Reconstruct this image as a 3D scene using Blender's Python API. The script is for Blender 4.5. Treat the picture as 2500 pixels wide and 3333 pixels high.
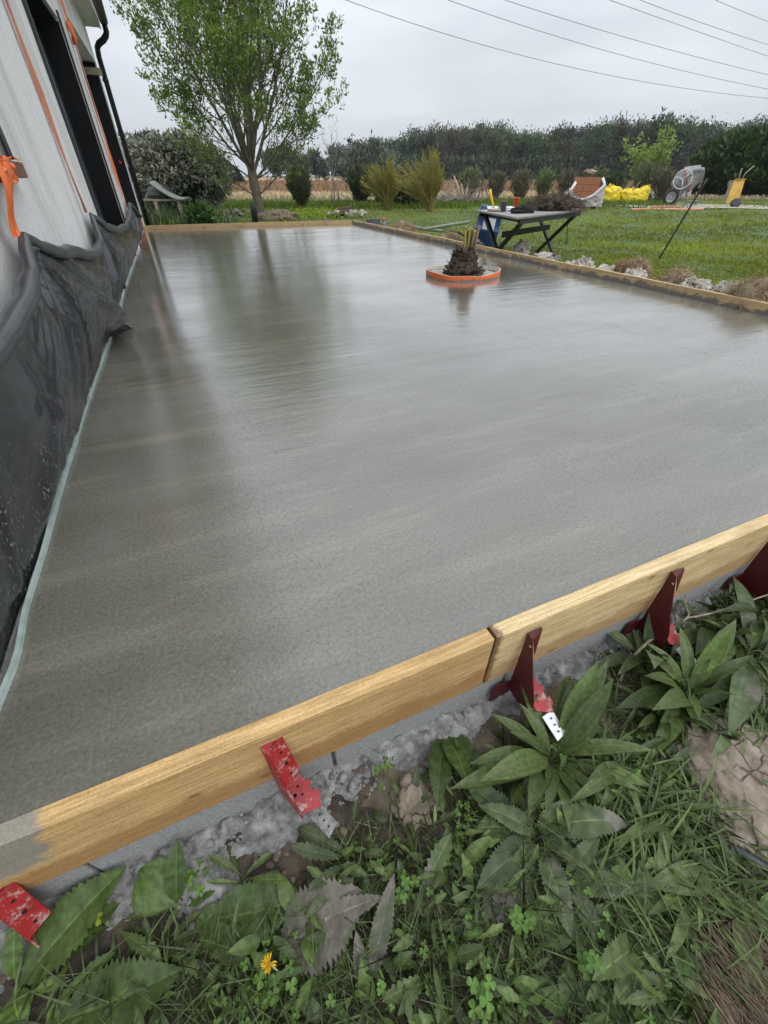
import bpy, math, random
import numpy as np
from mathutils import Vector, Matrix, noise as mn
scene = bpy.context.scene
for _o in list(bpy.data.objects): bpy.data.objects.remove(_o)
R = math.radians
# ------------------------------------------------------------------ camera
F_PX, CX, CY, HOR, CAM_H = 1350.0, 1250.0, 1666.5, 572.0, 0.83
PITCH = math.atan((CY-HOR)/F_PX)
SP, CP = math.sin(PITCH), math.cos(PITCH)
cd = bpy.data.cameras.new('camera'); cam = bpy.data.objects.new('camera', cd)
scene.collection.objects.link(cam); scene.camera = cam
cam.location = (0, 0, CAM_H); cam.rotation_euler = (math.pi/2-PITCH, 0, 0)
cd.sensor_fit = 'HORIZONTAL'; cd.sensor_width = 36; cd.lens = F_PX/2500*36
cd.clip_start = 0.02; cd.clip_end = 3000
scene.render.resolution_x = 768; scene.render.resolution_y = 1024
# ------------------------------------------------------------------ light
world = bpy.data.worlds.new('World'); scene.world = world; world.use_nodes = True
wn = world.node_tree; wn.nodes.clear()
SUN_EL, SUN_AZ = R(50), R(130)
def wnode(t, **k):
    n = wn.nodes.new(t)
    for a, b in k.items(): setattr(n, a, b)
    return n
sky = wnode('ShaderNodeTexSky', sky_type='NISHITA', sun_disc=False)
sky.sun_elevation = SUN_EL; sky.sun_rotation = SUN_AZ; sky.air_density = 1.5; sky.dust_density = 3
tc = wnode('ShaderNodeTexCoord'); mp = wnode('ShaderNodeMapping')
mp.inputs['Scale'].default_value = (1.0, 1.0, 4.5)
wn.links.new(tc.outputs['Generated'], mp.inputs['Vector'])
nz = wnode('ShaderNodeTexNoise'); nz.inputs['Scale'].default_value = 1.7; nz.inputs['Detail'].default_value = 5
nz.inputs['Roughness'].default_value = 0.5
wn.links.new(mp.outputs['Vector'], nz.inputs['Vector'])
cr = wnode('ShaderNodeValToRGB')
cr.color_ramp.elements[0].position = 0.36; cr.color_ramp.elements[0].color = (4.9, 5.35, 5.95, 1)
cr.color_ramp.elements[1].position = 0.66; cr.color_ramp.elements[1].color = (7.3, 7.7, 8.2, 1)
wn.links.new(nz.outputs['Fac'], cr.inputs['Fac'])
mx = wnode('ShaderNodeMix', data_type='RGBA'); mx.inputs['Factor'].default_value = 0.96
wn.links.new(sky.outputs['Color'], mx.inputs['A']); wn.links.new(cr.outputs['Color'], mx.inputs['B'])
sp_ = wnode('ShaderNodeSeparateXYZ'); wn.links.new(tc.outputs['Generated'], sp_.inputs[0])
gr = wnode('ShaderNodeValToRGB'); gr.color_ramp.elements[0].position = 0.12; gr.color_ramp.elements[0].color = (1,1,1,1)
gr.color_ramp.elements[1].position = 0.85; gr.color_ramp.elements[1].color = (2.6,2.6,2.6,1)
wn.links.new(sp_.outputs[2], gr.inputs['Fac'])
m2 = wnode('ShaderNodeMix', data_type='RGBA', blend_type='MULTIPLY'); m2.inputs['Factor'].default_value = 1
wn.links.new(mx.outputs['Result'], m2.inputs['A']); wn.links.new(gr.outputs['Color'], m2.inputs['B'])
bg = wnode('ShaderNodeBackground'); bg.inputs['Strength'].default_value = 0.1
wo = wnode('ShaderNodeOutputWorld')
wn.links.new(m2.outputs['Result'], bg.inputs['Color']); wn.links.new(bg.outputs['Background'], wo.inputs['Surface'])
sd = bpy.data.lights.new('sun', 'SUN'); sun = bpy.data.objects.new('sun', sd); scene.collection.objects.link(sun)
sd.energy = 0.9; sd.angle = R(30); sd.color = (1, 0.97, 0.93)
sun.rotation_euler = (R(90)-SUN_EL, 0, math.pi-SUN_AZ)
scene.view_settings.view_transform = 'Standard'; scene.view_settings.look = 'None'
scene.view_settings.exposure = 0.14; scene.view_settings.gamma = 1.0
scene.render.engine = 'CYCLES'
# ------------------------------------------------------------------ frames
def ray(x, y):
    u = (x-CX)/F_PX; v = (y-CY)/F_PX
    return (u, CP-v*SP, -SP-v*CP)
def gp(x, y, z=-0.33):
    d = ray(x, y); t = (z-CAM_H)/d[2]
    return Vector((d[0]*t, d[1]*t, z))
def at(x, y, Y):
    d = ray(x, y); k = Y/d[1]
    return Vector((d[0]*k, Y, CAM_H+d[2]*k))
YAW = R(23.6); ca, sa = math.cos(YAW), math.sin(YAW)
def w(s, t, z=0.0): return Vector((s*ca-t*sa, s*sa+t*ca, z))
def st(p): return (p[0]*ca+p[1]*sa, -p[0]*sa+p[1]*ca)
DS = Vector((ca, sa, 0)); DT = Vector((-sa, ca, 0)); UP = Vector((0, 0, 1))
def walls(t): return -0.59+0.02*t
def wl(off, t, z): return w(walls(t)+off, t, z)
def onwall(x, y, off=0.0):
    d = ray(x, y); ds = d[0]*ca+d[1]*sa; dt = -d[0]*sa+d[1]*ca
    k = (-0.59+off)/(ds-0.02*dt)
    return dt*k, CAM_H+d[2]*k
GZ = -0.33
# ------------------------------------------------------------------ mesh builder
class MB:
    def __init__(self): self.v=[]; self.f=[]; self.c=[]; self.n=0
    def add(self, V, F, col=(1,1,1), smooth=False, mat=0):
        V = np.asarray(V, dtype=np.float64).reshape(-1,3)
        if not isinstance(F, list): F = [F]
        groups = {}
        for q in F:
            if isinstance(q, np.ndarray): groups.setdefault(q.shape[1], []).append(q)
            else: groups.setdefault(len(q), []).append(np.array([q]))
        for k, g in groups.items():
            a = np.concatenate(g).astype(np.int64)+self.n
            self.f.append((a, smooth, mat))
        col = np.asarray(col, dtype=np.float64)
        if col.ndim == 1: col = np.tile(col, (len(V),1))
        self.v.append(V); self.c.append(col); self.n += len(V)
        return self
def rotz(a): return Matrix.Rotation(a, 3, 'Z')
def box(m, c, size, M=None, col=(1,1,1), mat=0):
    hx, hy, hz = size[0]/2, size[1]/2, size[2]/2
    V = np.array([(x,y,z) for z in (-hz,hz) for y in (-hy,hy) for x in (-hx,hx)])
    if M is not None: V = V @ np.array(M).T
    V = V+np.array(c)
    m.add(V, np.array([(0,2,3,1),(4,5,7,6),(0,1,5,4),(2,6,7,3),(0,4,6,2),(1,3,7,5)]), col, False, mat)
def corners8(m, P, col=(1,1,1), mat=0):   # bottom loop 4, top loop 4
    m.add([tuple(p) for p in P], np.array([(3,2,1,0),(4,5,6,7),(0,1,5,4),(1,2,6,5),(2,3,7,6),(3,0,4,7)]), col, False, mat)
def boxst(m, s0, s1, t0, t1, z0, z1, col=(1,1,1), mat=0):
    P = [w(s0,t0,z0),w(s1,t0,z0),w(s1,t1,z0),w(s0,t1,z0),w(s0,t0,z1),w(s1,t0,z1),w(s1,t1,z1),w(s0,t1,z1)]
    corners8(m, P, col, mat)
def boxwl(m, o0, o1, t0, t1, z0, z1, col=(1,1,1), mat=0):
    P = [wl(o0,t0,z0),wl(o1,t0,z0),wl(o1,t1,z0),wl(o0,t1,z0),wl(o0,t0,z1),wl(o1,t0,z1),wl(o1,t1,z1),wl(o0,t1,z1)]
    corners8(m, P, col, mat)
def beam(m, p0, p1, a, b, up=(0,0,1), col=(1,1,1), mat=0):
    p0 = Vector(p0); p1 = Vector(p1); d = (p1-p0).normalized(); up = Vector(up)
    if abs(d.dot(up)) > .98: up = Vector((1,0,0))
    x = d.cross(up).normalized(); y = x.cross(d).normalized()
    P = []
    for p in (p0, p1):
        for i, j in ((-1,-1),(1,-1),(1,1),(-1,1)): P.append(p+x*a/2*i+y*b/2*j)
    m.add([tuple(p) for p in P], np.array([(3,2,1,0),(4,5,6,7),(0,1,5,4),(1,2,6,5),(2,3,7,6),(3,0,4,7)]), col, False, mat)
def tube(m, pts, r, n=8, col=(1,1,1), cap=True, mat=0, smooth=True):
    P = np.array([tuple(p) for p in pts], dtype=float); k = len(P)
    r = np.full(k, r, dtype=float) if np.isscalar(r) else np.asarray(r, dtype=float)
    T = np.gradient(P, axis=0); T /= np.maximum(np.linalg.norm(T, axis=1, keepdims=True), 1e-9)
    ref = np.array([0,0,1.0]) if abs(T[0,2]) < .9 else np.array([1.0,0,0])
    X = np.cross(T[0], ref); X /= np.linalg.norm(X)
    a = np.arange(n)*2*math.pi/n; ca_, sa_ = np.cos(a)[:,None], np.sin(a)[:,None]
    V = []
    for i in range(k):
        X = X-T[i]*X.dot(T[i]); X /= max(np.linalg.norm(X),1e-9); Y = np.cross(T[i], X)
        V.append(P[i]+r[i]*(ca_*X+sa_*Y))
    V = np.concatenate(V)
    j = np.arange(n); F = []
    for i in range(k-1):
        F.append(np.stack([i*n+j, i*n+(j+1)%n, (i+1)*n+(j+1)%n, (i+1)*n+j],1))
    F = [np.concatenate(F)]
    if cap: F += [list(range(n))[::-1], [(k-1)*n+q for q in range(n)]]
    if np.asarray(col).ndim == 2: col = np.repeat(np.asarray(col), n, axis=0)
    m.add(V, F, col, smooth, mat)
def lathe(m, prof, c=(0,0,0), M=None, n=32, col=(1,1,1), mat=0, smooth=True, sx=1, sy=1):
    prof = np.array(prof, dtype=float); k = len(prof); a = np.arange(n)*2*math.pi/n
    V = np.zeros((k*n,3))
    for i in range(k):
        V[i*n:(i+1)*n,0] = prof[i,0]*np.cos(a)*sx; V[i*n:(i+1)*n,1] = prof[i,0]*np.sin(a)*sy; V[i*n:(i+1)*n,2] = prof[i,1]
    if M is not None: V = V @ np.array(M).T
    V = V+np.array(tuple(c)); j = np.arange(n)
    F = [np.concatenate([np.stack([i*n+j, i*n+(j+1)%n, (i+1)*n+(j+1)%n, (i+1)*n+j],1) for i in range(k-1)])]
    m.add(V, F, col, smooth, mat)
def prism(m, pts, off, col=(1,1,1), mat=0):
    P = [Vector(p) for p in pts]; n = len(P); off = Vector(off)
    V = [tuple(p) for p in P]+[tuple(p+off) for p in P]
    F = [list(range(n))[::-1], [n+i for i in range(n)]]+[[i,(i+1)%n,n+(i+1)%n,n+i] for i in range(n)]
    m.add(V, F, col, False, mat)
def disc(m, c, r, nrm, n=14, th=0.0012, col=(1,1,1), mat=0):
    nrm = Vector(nrm).normalized(); q = Vector((0,0,1)).rotation_difference(nrm)
    pts = [Vector(c)+q @ Vector((r*math.cos(a*2*math.pi/n), r*math.sin(a*2*math.pi/n), 0)) for a in range(n)]
    prism(m, pts, nrm*th, col, mat)
def grid(m, fn, nu, nv, col=(1,1,1), smooth=True, mat=0, colfn=None):
    V = []; C = []
    for i in range(nu+1):
        for j in range(nv+1):
            V.append(tuple(fn(i/nu, j/nv)))
            if colfn: C.append(colfn(i/nu, j/nv))
    i, j = np.meshgrid(np.arange(nu), np.arange(nv), indexing='ij'); b = (i*(nv+1)+j).ravel()
    F = np.stack([b, b+nv+1, b+nv+2, b+1],1)
    m.add(V, F, C if colfn else col, smooth, mat)
_ico = {}
def ico(sub):
    if sub not in _ico:
        import bmesh
        b = bmesh.new(); bmesh.ops.create_icosphere(b, subdivisions=sub, radius=1)
        _ico[sub] = (np.array([tuple(v.co) for v in b.verts]), np.array([[v.index for v in f.verts] for f in b.faces])); b.free()
    return _ico[sub]
def fbm(p, o=4):
    return mn.fractal(Vector(p), 0.9, 2.1, o, noise_basis='PERLIN_ORIGINAL')
def blob(m, c, rad, seed=0, rough=0.25, sub=4, freq=1.6, rot=0, col=(1,1,1), flat=0.0, smooth=True, ridg=0.0, sink=None):
    V, F = ico(sub); V = V.copy(); rs = random.Random(seed); o = Vector((rs.uniform(-50,50), rs.uniform(-50,50), rs.uniform(-50,50)))
    rad = Vector(rad); out = np.zeros_like(V)
    for i, v in enumerate(V):
        p = Vector(v)*freq+o; d = 1+rough*fbm(p)
        if ridg:
            dd = mn.voronoi(p*1.5)[0]; d += ridg*(min(dd[1]-dd[0], 0.35)-0.2)
        q = Vector(v)*d
        out[i] = (q.x*rad.x, q.y*rad.y, max(q.z, -0.6)*rad.z)
    Mz = np.array(rotz(rot)); out = out @ Mz.T + np.array(tuple(c))
    m.add(out, F, col, smooth)
ORG = {}
def build(name, m, mats, parent=None, origin=None, bevel=0, sub=0):
    V = np.concatenate(m.v) if m.v else np.zeros((0,3)); C = np.concatenate(m.c)
    if parent is not None and parent in ORG: O = ORG[parent]
    elif origin is not None: O = np.array(tuple(origin), dtype=float)
    else:
        O = (V.min(0)+V.max(0))/2; O[2] = V[:,2].min()
    me = bpy.data.meshes.new(name); V = V-O
    me.vertices.add(len(V)); me.vertices.foreach_set('co', V.ravel())
    tot = sum(a.size for a,_,_ in m.f); npoly = sum(len(a) for a,_,_ in m.f)
    me.loops.add(tot); me.loops.foreach_set('vertex_index', np.concatenate([a.ravel() for a,_,_ in m.f]))
    ls = np.concatenate([np.full(len(a), a.shape[1]) for a,_,_ in m.f]); start = np.concatenate([[0], np.cumsum(ls)[:-1]])
    me.polygons.add(npoly); me.polygons.foreach_set('loop_start', start); me.polygons.foreach_set('loop_total', ls)
    me.polygons.foreach_set('use_smooth', np.concatenate([np.full(len(a), s, dtype=bool) for a,s,_ in m.f]))
    me.polygons.foreach_set('material_index', np.concatenate([np.full(len(a), k, dtype=np.int32) for a,_,k in m.f]))
    me.update(calc_edges=True); me.validate()
    ca_ = me.color_attributes.new('tone', 'FLOAT_COLOR', 'POINT')
    if len(me.vertices) == len(C): ca_.data.foreach_set('color', np.concatenate([C, np.ones((len(C),1))],1).ravel())
    for q in (mats if isinstance(mats, (list,tuple)) else [mats]): me.materials.append(q)
    o = bpy.data.objects.new(name, me); scene.collection.objects.link(o)
    if parent is None: o.location = O
    else: o.parent = parent
    ORG[o] = O
    if bevel:
        b = o.modifiers.new('bevel','BEVEL'); b.width = bevel; b.segments = 2; b.limit_method = 'ANGLE'; b.angle_limit = R(40)
    return o
def thing(name, loc, label, cat, group=None):
    o = bpy.data.objects.new(name, None); scene.collection.objects.link(o); o.location = loc
    o.empty_display_size = 0.1; ORG[o] = np.array(tuple(loc), dtype=float)
    return tag(o, label, cat, group)
def tag(o, label=None, cat=None, group=None, kind=None):
    if label: o['label'] = label
    if cat: o['category'] = cat
    if group: o['group'] = group
    if kind: o['kind'] = kind
    return o
def copy_tree(o, loc, rz, label=None, parent=None):
    c = o.copy(); scene.collection.objects.link(c)
    if parent is None:
        c.location = loc; c.rotation_euler = (0,0,rz)
        if label: c['label'] = label
    else: c.parent = parent
    for ch in [q for q in bpy.data.objects if q.parent == o]: copy_tree(ch, None, 0, parent=c)
    return c
# ------------------------------------------------------------------ materials
class NT:
    def __init__(s, name):
        s.m = bpy.data.materials.new(name); s.m.use_nodes = True; s.t = s.m.node_tree; s.t.nodes.clear()
        s.out = s.n('ShaderNodeOutputMaterial'); s.b = s.n('ShaderNodeBsdfPrincipled'); s.l(s.b.outputs[0], s.out.inputs['Surface'])
        s.co = s.n('ShaderNodeTexCoord').outputs['Object']
    def n(s, t, **k):
        q = s.t.nodes.new(t)
        for a, b in k.items(): setattr(q, a, b)
        return q
    def l(s, a, b): s.t.links.new(a, b)
    def map(s, scale=(1,1,1), rot=(0,0,0), loc=(0,0,0)):
        q = s.n('ShaderNodeMapping'); q.inputs['Scale'].default_value = scale; q.inputs['Rotation'].default_value = rot
        q.inputs['Location'].default_value = loc; s.l(s.co, q.inputs['Vector']); return q.outputs[0]
    def noise(s, scale, detail=4, vec=None, rough=0.55, dist=0):
        q = s.n('ShaderNodeTexNoise'); q.inputs['Scale'].default_value = scale; q.inputs['Detail'].default_value = detail
        q.inputs['Roughness'].default_value = rough; q.inputs['Distortion'].default_value = dist
        s.l(vec or s.co, q.inputs['Vector']); return q.outputs['Fac']
    def vor(s, scale, vec=None, feat='F1', out='Distance', rnd=1):
        q = s.n('ShaderNodeTexVoronoi', feature=feat); q.inputs['Scale'].default_value = scale; q.inputs['Randomness'].default_value = rnd
        s.l(vec or s.co, q.inputs['Vector']); return q.outputs[out]
    def ramp(s, fac, stops, interp='LINEAR'):
        q = s.n('ShaderNodeValToRGB'); e = q.color_ramp.elements; q.color_ramp.interpolation = interp
        while len(e) < len(stops): e.new(0.5)
        for i, (p, c) in enumerate(stops):
            e[i].position = p; e[i].color = (*c, 1) if hasattr(c, '__len__') else (c, c, c, 1)
        s.l(fac, q.inputs['Fac']); return q.outputs['Color']
    def mix(s, a, b, fac, mode='MIX'):
        q = s.n('ShaderNodeMix', data_type='RGBA', blend_type=mode)
        for nm, v in (('A',a),('B',b)):
            if hasattr(v, 'is_output'): s.l(v, q.inputs[nm])
            else: q.inputs[nm].default_value = (*v, 1)
        if hasattr(fac, 'is_output'): s.l(fac, q.inputs['Factor'])
        else: q.inputs['Factor'].default_value = fac
        return q.outputs['Result']
    def math(s, op, a, b=0.0, c=None):
        q = s.n('ShaderNodeMath', operation=op)
        for i, v in enumerate((a, b) if c is None else (a, b, c)):
            if hasattr(v, 'is_output'): s.l(v, q.inputs[i])
            else: q.inputs[i].default_value = v
        return q.outputs[0]
    def bump(s, h, strength=0.5, dist=0.01, prev=None):
        q = s.n('ShaderNodeBump'); q.inputs['Strength'].default_value = strength; q.inputs['Distance'].default_value = dist
        s.l(h, q.inputs['Height'])
        if prev is not None: s.l(prev, q.inputs['Normal'])
        return q.outputs[0]
    def attr(s): 
        q = s.n('ShaderNodeAttribute'); q.attribute_name = 'tone'; return q.outputs['Color']
    def sep(s, v=None):
        q = s.n('ShaderNodeSeparateXYZ'); s.l(v or s.co, q.inputs[0]); return q.outputs
    def set(s, **k):
        for a, v in k.items():
            i = s.b.inputs[a.replace('_',' ')]
            if hasattr(v, 'is_output'): s.l(v, i)
            elif hasattr(v, '__len__') and len(v) == 3: i.default_value = (*v, 1)
            else: i.default_value = v
        return s
def simple(name, c1, c2=None, scale=8, rough=0.6, bump=0.0, bscale=40, bdist=0.004, metal=0, spec=0.5, stretch=(1,1,1), tone=False, detail=5):
    t = NT(name); v = t.map(stretch)
    c2 = c2 or tuple(x*0.75 for x in c1)
    col = t.ramp(t.noise(scale, detail, v), [(0.32, c2), (0.68, c1)])
    if tone: col = t.mix(col, t.attr(), 1.0, 'MULTIPLY')
    t.set(Base_Color=col, Roughness=rough, Metallic=metal); t.b.inputs['Specular IOR Level'].default_value = spec
    if bump: t.set(Normal=t.bump(t.noise(bscale, 5, v), bump, bdist))
    return t.m
def leafmat(name, c1, c2, scale=30, rough=0.5, trans=0.25, mud=None, spec=0.4):
    t = NT(name); col = t.ramp(t.noise(scale, 3), [(0.3, c2), (0.7, c1)])
    col = t.mix(col, t.attr(), 1.0, 'MULTIPLY')
    if mud: col = t.mix(col, mud, t.ramp(t.noise(11, 6, rough=.7), [(0.56, 0.0), (0.64, 0.9)]))
    t.set(Base_Color=col, Roughness=rough); t.b.inputs['Specular IOR Level'].default_value = spec
    if scale > 10: t.set(Normal=t.bump(t.noise(110, 5, rough=.65), 0.6, 0.002))
    tr = t.n('ShaderNodeBsdfTranslucent'); t.l(col, tr.inputs['Color'])
    ms = t.n('ShaderNodeMixShader'); ms.inputs[0].default_value = trans
    t.l(t.b.outputs[0], ms.inputs[1]); t.l(tr.outputs[0], ms.inputs[2]); t.l(ms.outputs[0], t.out.inputs['Surface'])
    return t.m
def woodmat(name, c1, c2, axis=0, rot=0, smear=None, knots=True, grain=1.0, rough=0.65):
    t = NT(name); sc = [85, 85, 85]; sc[axis] = 2.6
    v = t.map((1,1,1), (0,0,rot)); q = t.n('ShaderNodeMapping'); q.inputs['Scale'].default_value = sc; t.l(v, q.inputs['Vector'])
    g = t.noise(1.0, 8, q.outputs[0], 0.66, 0.5)
    col = t.ramp(g, [(0.25, tuple(x*.75 for x in c2)), (0.42, tuple((a+b)/2 for a,b in zip(c1,c2))), (0.55, c1), (0.8, tuple(x*1.1 for x in c1))])
    s2 = [230, 230, 230]; s2[axis] = 9; qq = t.n('ShaderNodeMapping'); qq.inputs['Scale'].default_value = s2; t.l(v, qq.inputs['Vector'])
    col = t.mix(col, t.ramp(t.noise(1.0, 4, qq.outputs[0], 0.7), [(0.35, (0.55,0.5,0.42)), (0.6, (1.08,1.08,1.08))]), 0.75, 'MULTIPLY')
    big = t.noise(3.0, 3, v)
    col = t.mix(col, tuple(x*0.78 for x in c2), t.ramp(big, [(0.5, 0.0), (0.75, 0.5)]))
    if knots:
        k = [13, 13, 13]; k[axis] = 6.0; q2 = t.n('ShaderNodeMapping'); q2.inputs['Scale'].default_value = k; t.l(v, q2.inputs['Vector'])
        d = t.vor(1.0, q2.outputs[0])
        col = t.mix(col, tuple(x*0.38 for x in c2), t.ramp(d, [(0.04, 0.95), (0.075, 0.6), (0.09, 0.3), (0.17, 0.0)]))
    if smear: col = smear(t, col)
    col = t.mix(col, t.ramp(t.noise(260, 4, v, 0.7), [(0.35, (0.62,0.55,0.45)), (0.55, (1.1,1.1,1.1))]), 0.55, 'MULTIPLY')
    t.set(Base_Color=col, Roughness=rough, Normal=t.bump(g, 0.35*grain, 0.002))
    return t.m
# ------------------------------------------------------------------ ground, field, path
rng = np.random.default_rng(7); random.seed(7)
def gh(x, y):
    d = math.hypot(x, y)
    a = 0.018 if d < 4 else 0.03
    if d > 60: return GZ
    return GZ+a*fbm((x*0.9, y*0.9, 3.1), 3)+(0.008*fbm((x*9, y*9, 1.1), 3) if d < 3 else 0)
t = NT('lawn soil')
n1 = t.noise(0.8, 5); n2 = t.noise(9, 5)
green = t.ramp(n2, [(0.3, (0.035,0.06,0.012)), (0.7, (0.085,0.13,0.03))])
soil = t.ramp(t.noise(14, 7, rough=.7), [(0.3, (0.05,0.038,0.026)), (0.7, (0.19,0.15,0.105))])
sx = t.sep(); dist = t.math('POWER', t.math('ADD', t.math('POWER', sx[0], 2.0), t.math('POWER', sx[1], 2.0)), 0.5)
near = t.ramp(t.math('ADD', t.math('MULTIPLY', dist, 0.1), t.math('MULTIPLY', n1, 0.12)), [(0.30, 1.0), (0.42, 0.0)])
t.set(Base_Color=t.mix(green, soil, near), Roughness=0.9, Normal=t.bump(t.noise(45, 6), 0.7, 0.01))
M_ground = t.m
m = MB(); n = 240
def warp(u): return 9*u+1500*u**9
V = []; us = np.linspace(-1, 1, n+1)
for a in us:
    for b in us:
        x = warp(a); y = warp(b)+1.0
        V.append((x, y, gh(x, y)))
i, j = np.meshgrid(np.arange(n), np.arange(n), indexing='ij'); b = (i*(n+1)+j).ravel()
m.add(V, np.stack([b, b+n+1, b+n+2, b+1],1), smooth=True)
tag(build('ground', m, M_ground, origin=(0,0,0)), kind='structure')
def sheet(name, pts, z, mt):
    m = MB(); m.add([(p[0], p[1], z) for p in pts], [list(range(len(pts)))])
    return tag(build(name, m, mt, origin=(0,0,0)), kind='structure')
t = NT('stubble field')
sx = t.sep(); yy = t.math('MULTIPLY', sx[1], 0.01)
yy = t.math('ADD', yy, t.math('MULTIPLY', t.math('SUBTRACT', t.noise(0.12, 3), 0.5), 0.1))
straw = t.ramp(t.noise(1.6, 6, t.map((1,0.35,1)), 0.7), [(0.3, (0.30,0.22,0.11)), (0.6, (0.55,0.44,0.25)), (0.75, (0.66,0.56,0.36))])
reed = t.ramp(t.noise(0.7, 6, t.map((1,0.3,1)), 0.7), [(0.3, (0.22,0.12,0.06)), (0.7, (0.40,0.24,0.12))])
t.set(Base_Color=t.mix(straw, reed, t.ramp(yy, [(0.40, 0.0), (0.52, 1.0)])), Roughness=0.9)
sheet('field', [(-400,31.5),(500,36.5),(500,400),(-400,400)], GZ+0.045, t.m)
sheet('track', [(-60,29.3),(8,30.2),(8,31.2),(-60,30.5)], GZ+0.05, simple('asphalt', (0.17,0.17,0.17), (0.12,0.12,0.12), 20, 0.8))
pp = [(1840,668),(1960,662),(2060,664),(2150,664),(2250,667),(2400,669),(2560,675),(2900,680)]
pq = [(2900,693),(2560,687),(2400,681),(2250,681),(2120,681),(2030,674),(1920,671),(1840,673)]
sheet('path', [gp(*q) for q in pp+pq], GZ+0.04, simple('sandy gravel', (0.42,0.38,0.30), (0.24,0.22,0.18), 5, 0.95, 0.6, 60))
# ------------------------------------------------------------------ slab
def sleft(t): return -0.562+0.0165*(t-0.7)
def sright(t): return 4.05-0.02*(t-1.5)
def tfar(s): return 11.05-0.12*(s+0.27)
t = NT('wet concrete')
L = t.map((1,1,1), (0,0,-YAW))     # x = across, y = along
def sc(v): 
    q = t.n('ShaderNodeMapping'); q.inputs['Scale'].default_value = v; t.l(L, q.inputs['Vector']); return q.outputs[0]
X = t.sep(L)
base = t.ramp(t.noise(1.1, 4, sc((0.5,1.6,1)), 0.6), [(0.3, (0.108,0.099,0.076)), (0.7, (0.178,0.170,0.142))])
base = t.mix(base, (0.26,0.245,0.19), t.ramp(t.noise(1.0, 5, sc((1.2,9,1)), 0.6), [(0.5, 0.0), (0.8, 0.55)]))
base = t.mix(base, t.ramp(t.noise(120, 5, L, 0.7), [(0.3, (0.38,0.38,0.37)), (0.5, (1,1,1)), (0.72, (1.75,1.72,1.65))]), 0.5, 'MULTIPLY')
pits = t.ramp(t.vor(42, L), [(0.05, 1.0), (0.085, 0.0)])
pmask = t.ramp(t.noise(26, 2, L), [(0.54, 0.0), (0.60, 1.0)])
pf = t.math('MULTIPLY', pits, pmask)
base = t.mix(base, (0.035,0.033,0.03), t.math('MULTIPLY', pf, 0.85))
fd = t.ramp(t.math('MULTIPLY', X[1], 0.1), [(0.06, 1.0), (0.40, 0.30)])
grit = t.ramp(t.noise(62, 5, L, 0.72), [(0.36, 0.0), (0.46, 0.8), (0.62, 1.0)]); gm = t.ramp(t.noise(1.7, 4, L, 0.6), [(0.35, 0.25), (0.65, 1.0)])
fine = t.noise(95, 5, L, 0.65); mid = t.noise(22, 4, sc((0.6,1.4,1)), 0.6)
streak = t.noise(1.0, 7, sc((2.2,26,1)), 0.7); wave = t.noise(1.0, 2, sc((0.9,3.0,1)), 0.5)
ridge = None
for s0, amp, sd_, t0, t1 in ((0.85,0.05,1.0,0.7,2.6),(1.95,0.05,2.0,1.2,5.2),(2.75,0.07,3.0,1.5,6.0),(0.35,0.05,4.0,5.0,10.0)):
    nn = t.math('MULTIPLY', t.math('SUBTRACT', t.noise(1.1, 3, t.map((1,1,1),(0,0,-YAW),(0,0,sd_*7))), 0.5), amp*4)
    dd = t.math('ABSOLUTE', t.math('SUBTRACT', t.math('ADD', X[0], nn), s0))
    e = t.ramp(dd, [(0.0, 1.0), (0.004, 0.4), (0.01, 0.0)])
    gate = t.math('MULTIPLY', t.ramp(t.noise(2.3, 3, t.map((1,1,1),(0,0,0),(sd_*3,0,0))), [(0.42, 0.0), (0.5, 1.0)]), t.math('MULTIPLY', t.math('GREATER_THAN', X[1], t0), t.math('LESS_THAN', X[1], t1)))
    e = t.math('MULTIPLY', e, gate)
    ridge = e if ridge is None else t.math('MAXIMUM', ridge, e)
base = t.mix(base, (0.09,0.088,0.08), t.math('MULTIPLY', ridge, 0.25))
rough = t.ramp(t.noise(1.6, 5, sc((0.5,1.5,1)), 0.65), [(0.3, 0.04), (0.7, 0.12)])
b1 = t.bump(wave, 0.09, 0.03); b2 = t.bump(streak, 0.26, 0.0045, b1); b2 = t.bump(t.noise(1.0, 3, sc((1.6,11,1)), 0.5, 0.8), 0.22, 0.009, b2); b3 = t.bump(t.math('MULTIPLY', mid, fd), 0.42, 0.0040, b2); b3 = t.bump(t.math('MULTIPLY', t.noise(48, 3, sc((0.7,1.3,1)), 0.5, 0.6), fd), 0.35, 0.0022, b3)
b4 = t.bump(t.math('MULTIPLY', fine, fd), 0.30, 0.0014, b3); b4 = t.bump(t.math('MULTIPLY', t.math('MULTIPLY', grit, gm), fd), 0.40, 0.0020, b4); b5 = t.bump(pf, 0.7, -0.003, b4); b6 = t.bump(ridge, 0.35, 0.003, b5)
t.set(Base_Color=base, Roughness=rough, IOR=1.6, Normal=b6)
wetp = t.math('MULTIPLY', t.ramp(t.noise(0.9, 4, sc((0.7,1.3,1)), 0.6), [(0.35, 0.35), (0.6, 1.0)]), t.ramp(t.math('MULTIPLY', X[1], 0.1), [(0.05, 0.35), (0.35, 1.0)]))
t.set(Coat_Weight=wetp, Coat_Roughness=0.05, Coat_IOR=1.7, Coat_Normal=b2)
m = MB()
def fs(u, v):
    tt = 0.442+u*(11.05-0.442); tt = min(tt, 99)
    s = sleft(tt)+v*(sright(tt)-sleft(tt)); return w(s, 0.4425+u*(tfar(s)-0.4425), 0)
grid(m, fs, 60, 24)
c = [fs(0,0), fs(1,0), fs(1,1), fs(0,1)]; lo = [Vector((p.x,p.y,-0.28)) for p in c]
m.add([tuple(p) for p in lo+c], np.array([(0,1,5,4),(1,2,6,5),(2,3,7,6),(3,0,4,7)]))
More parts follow.
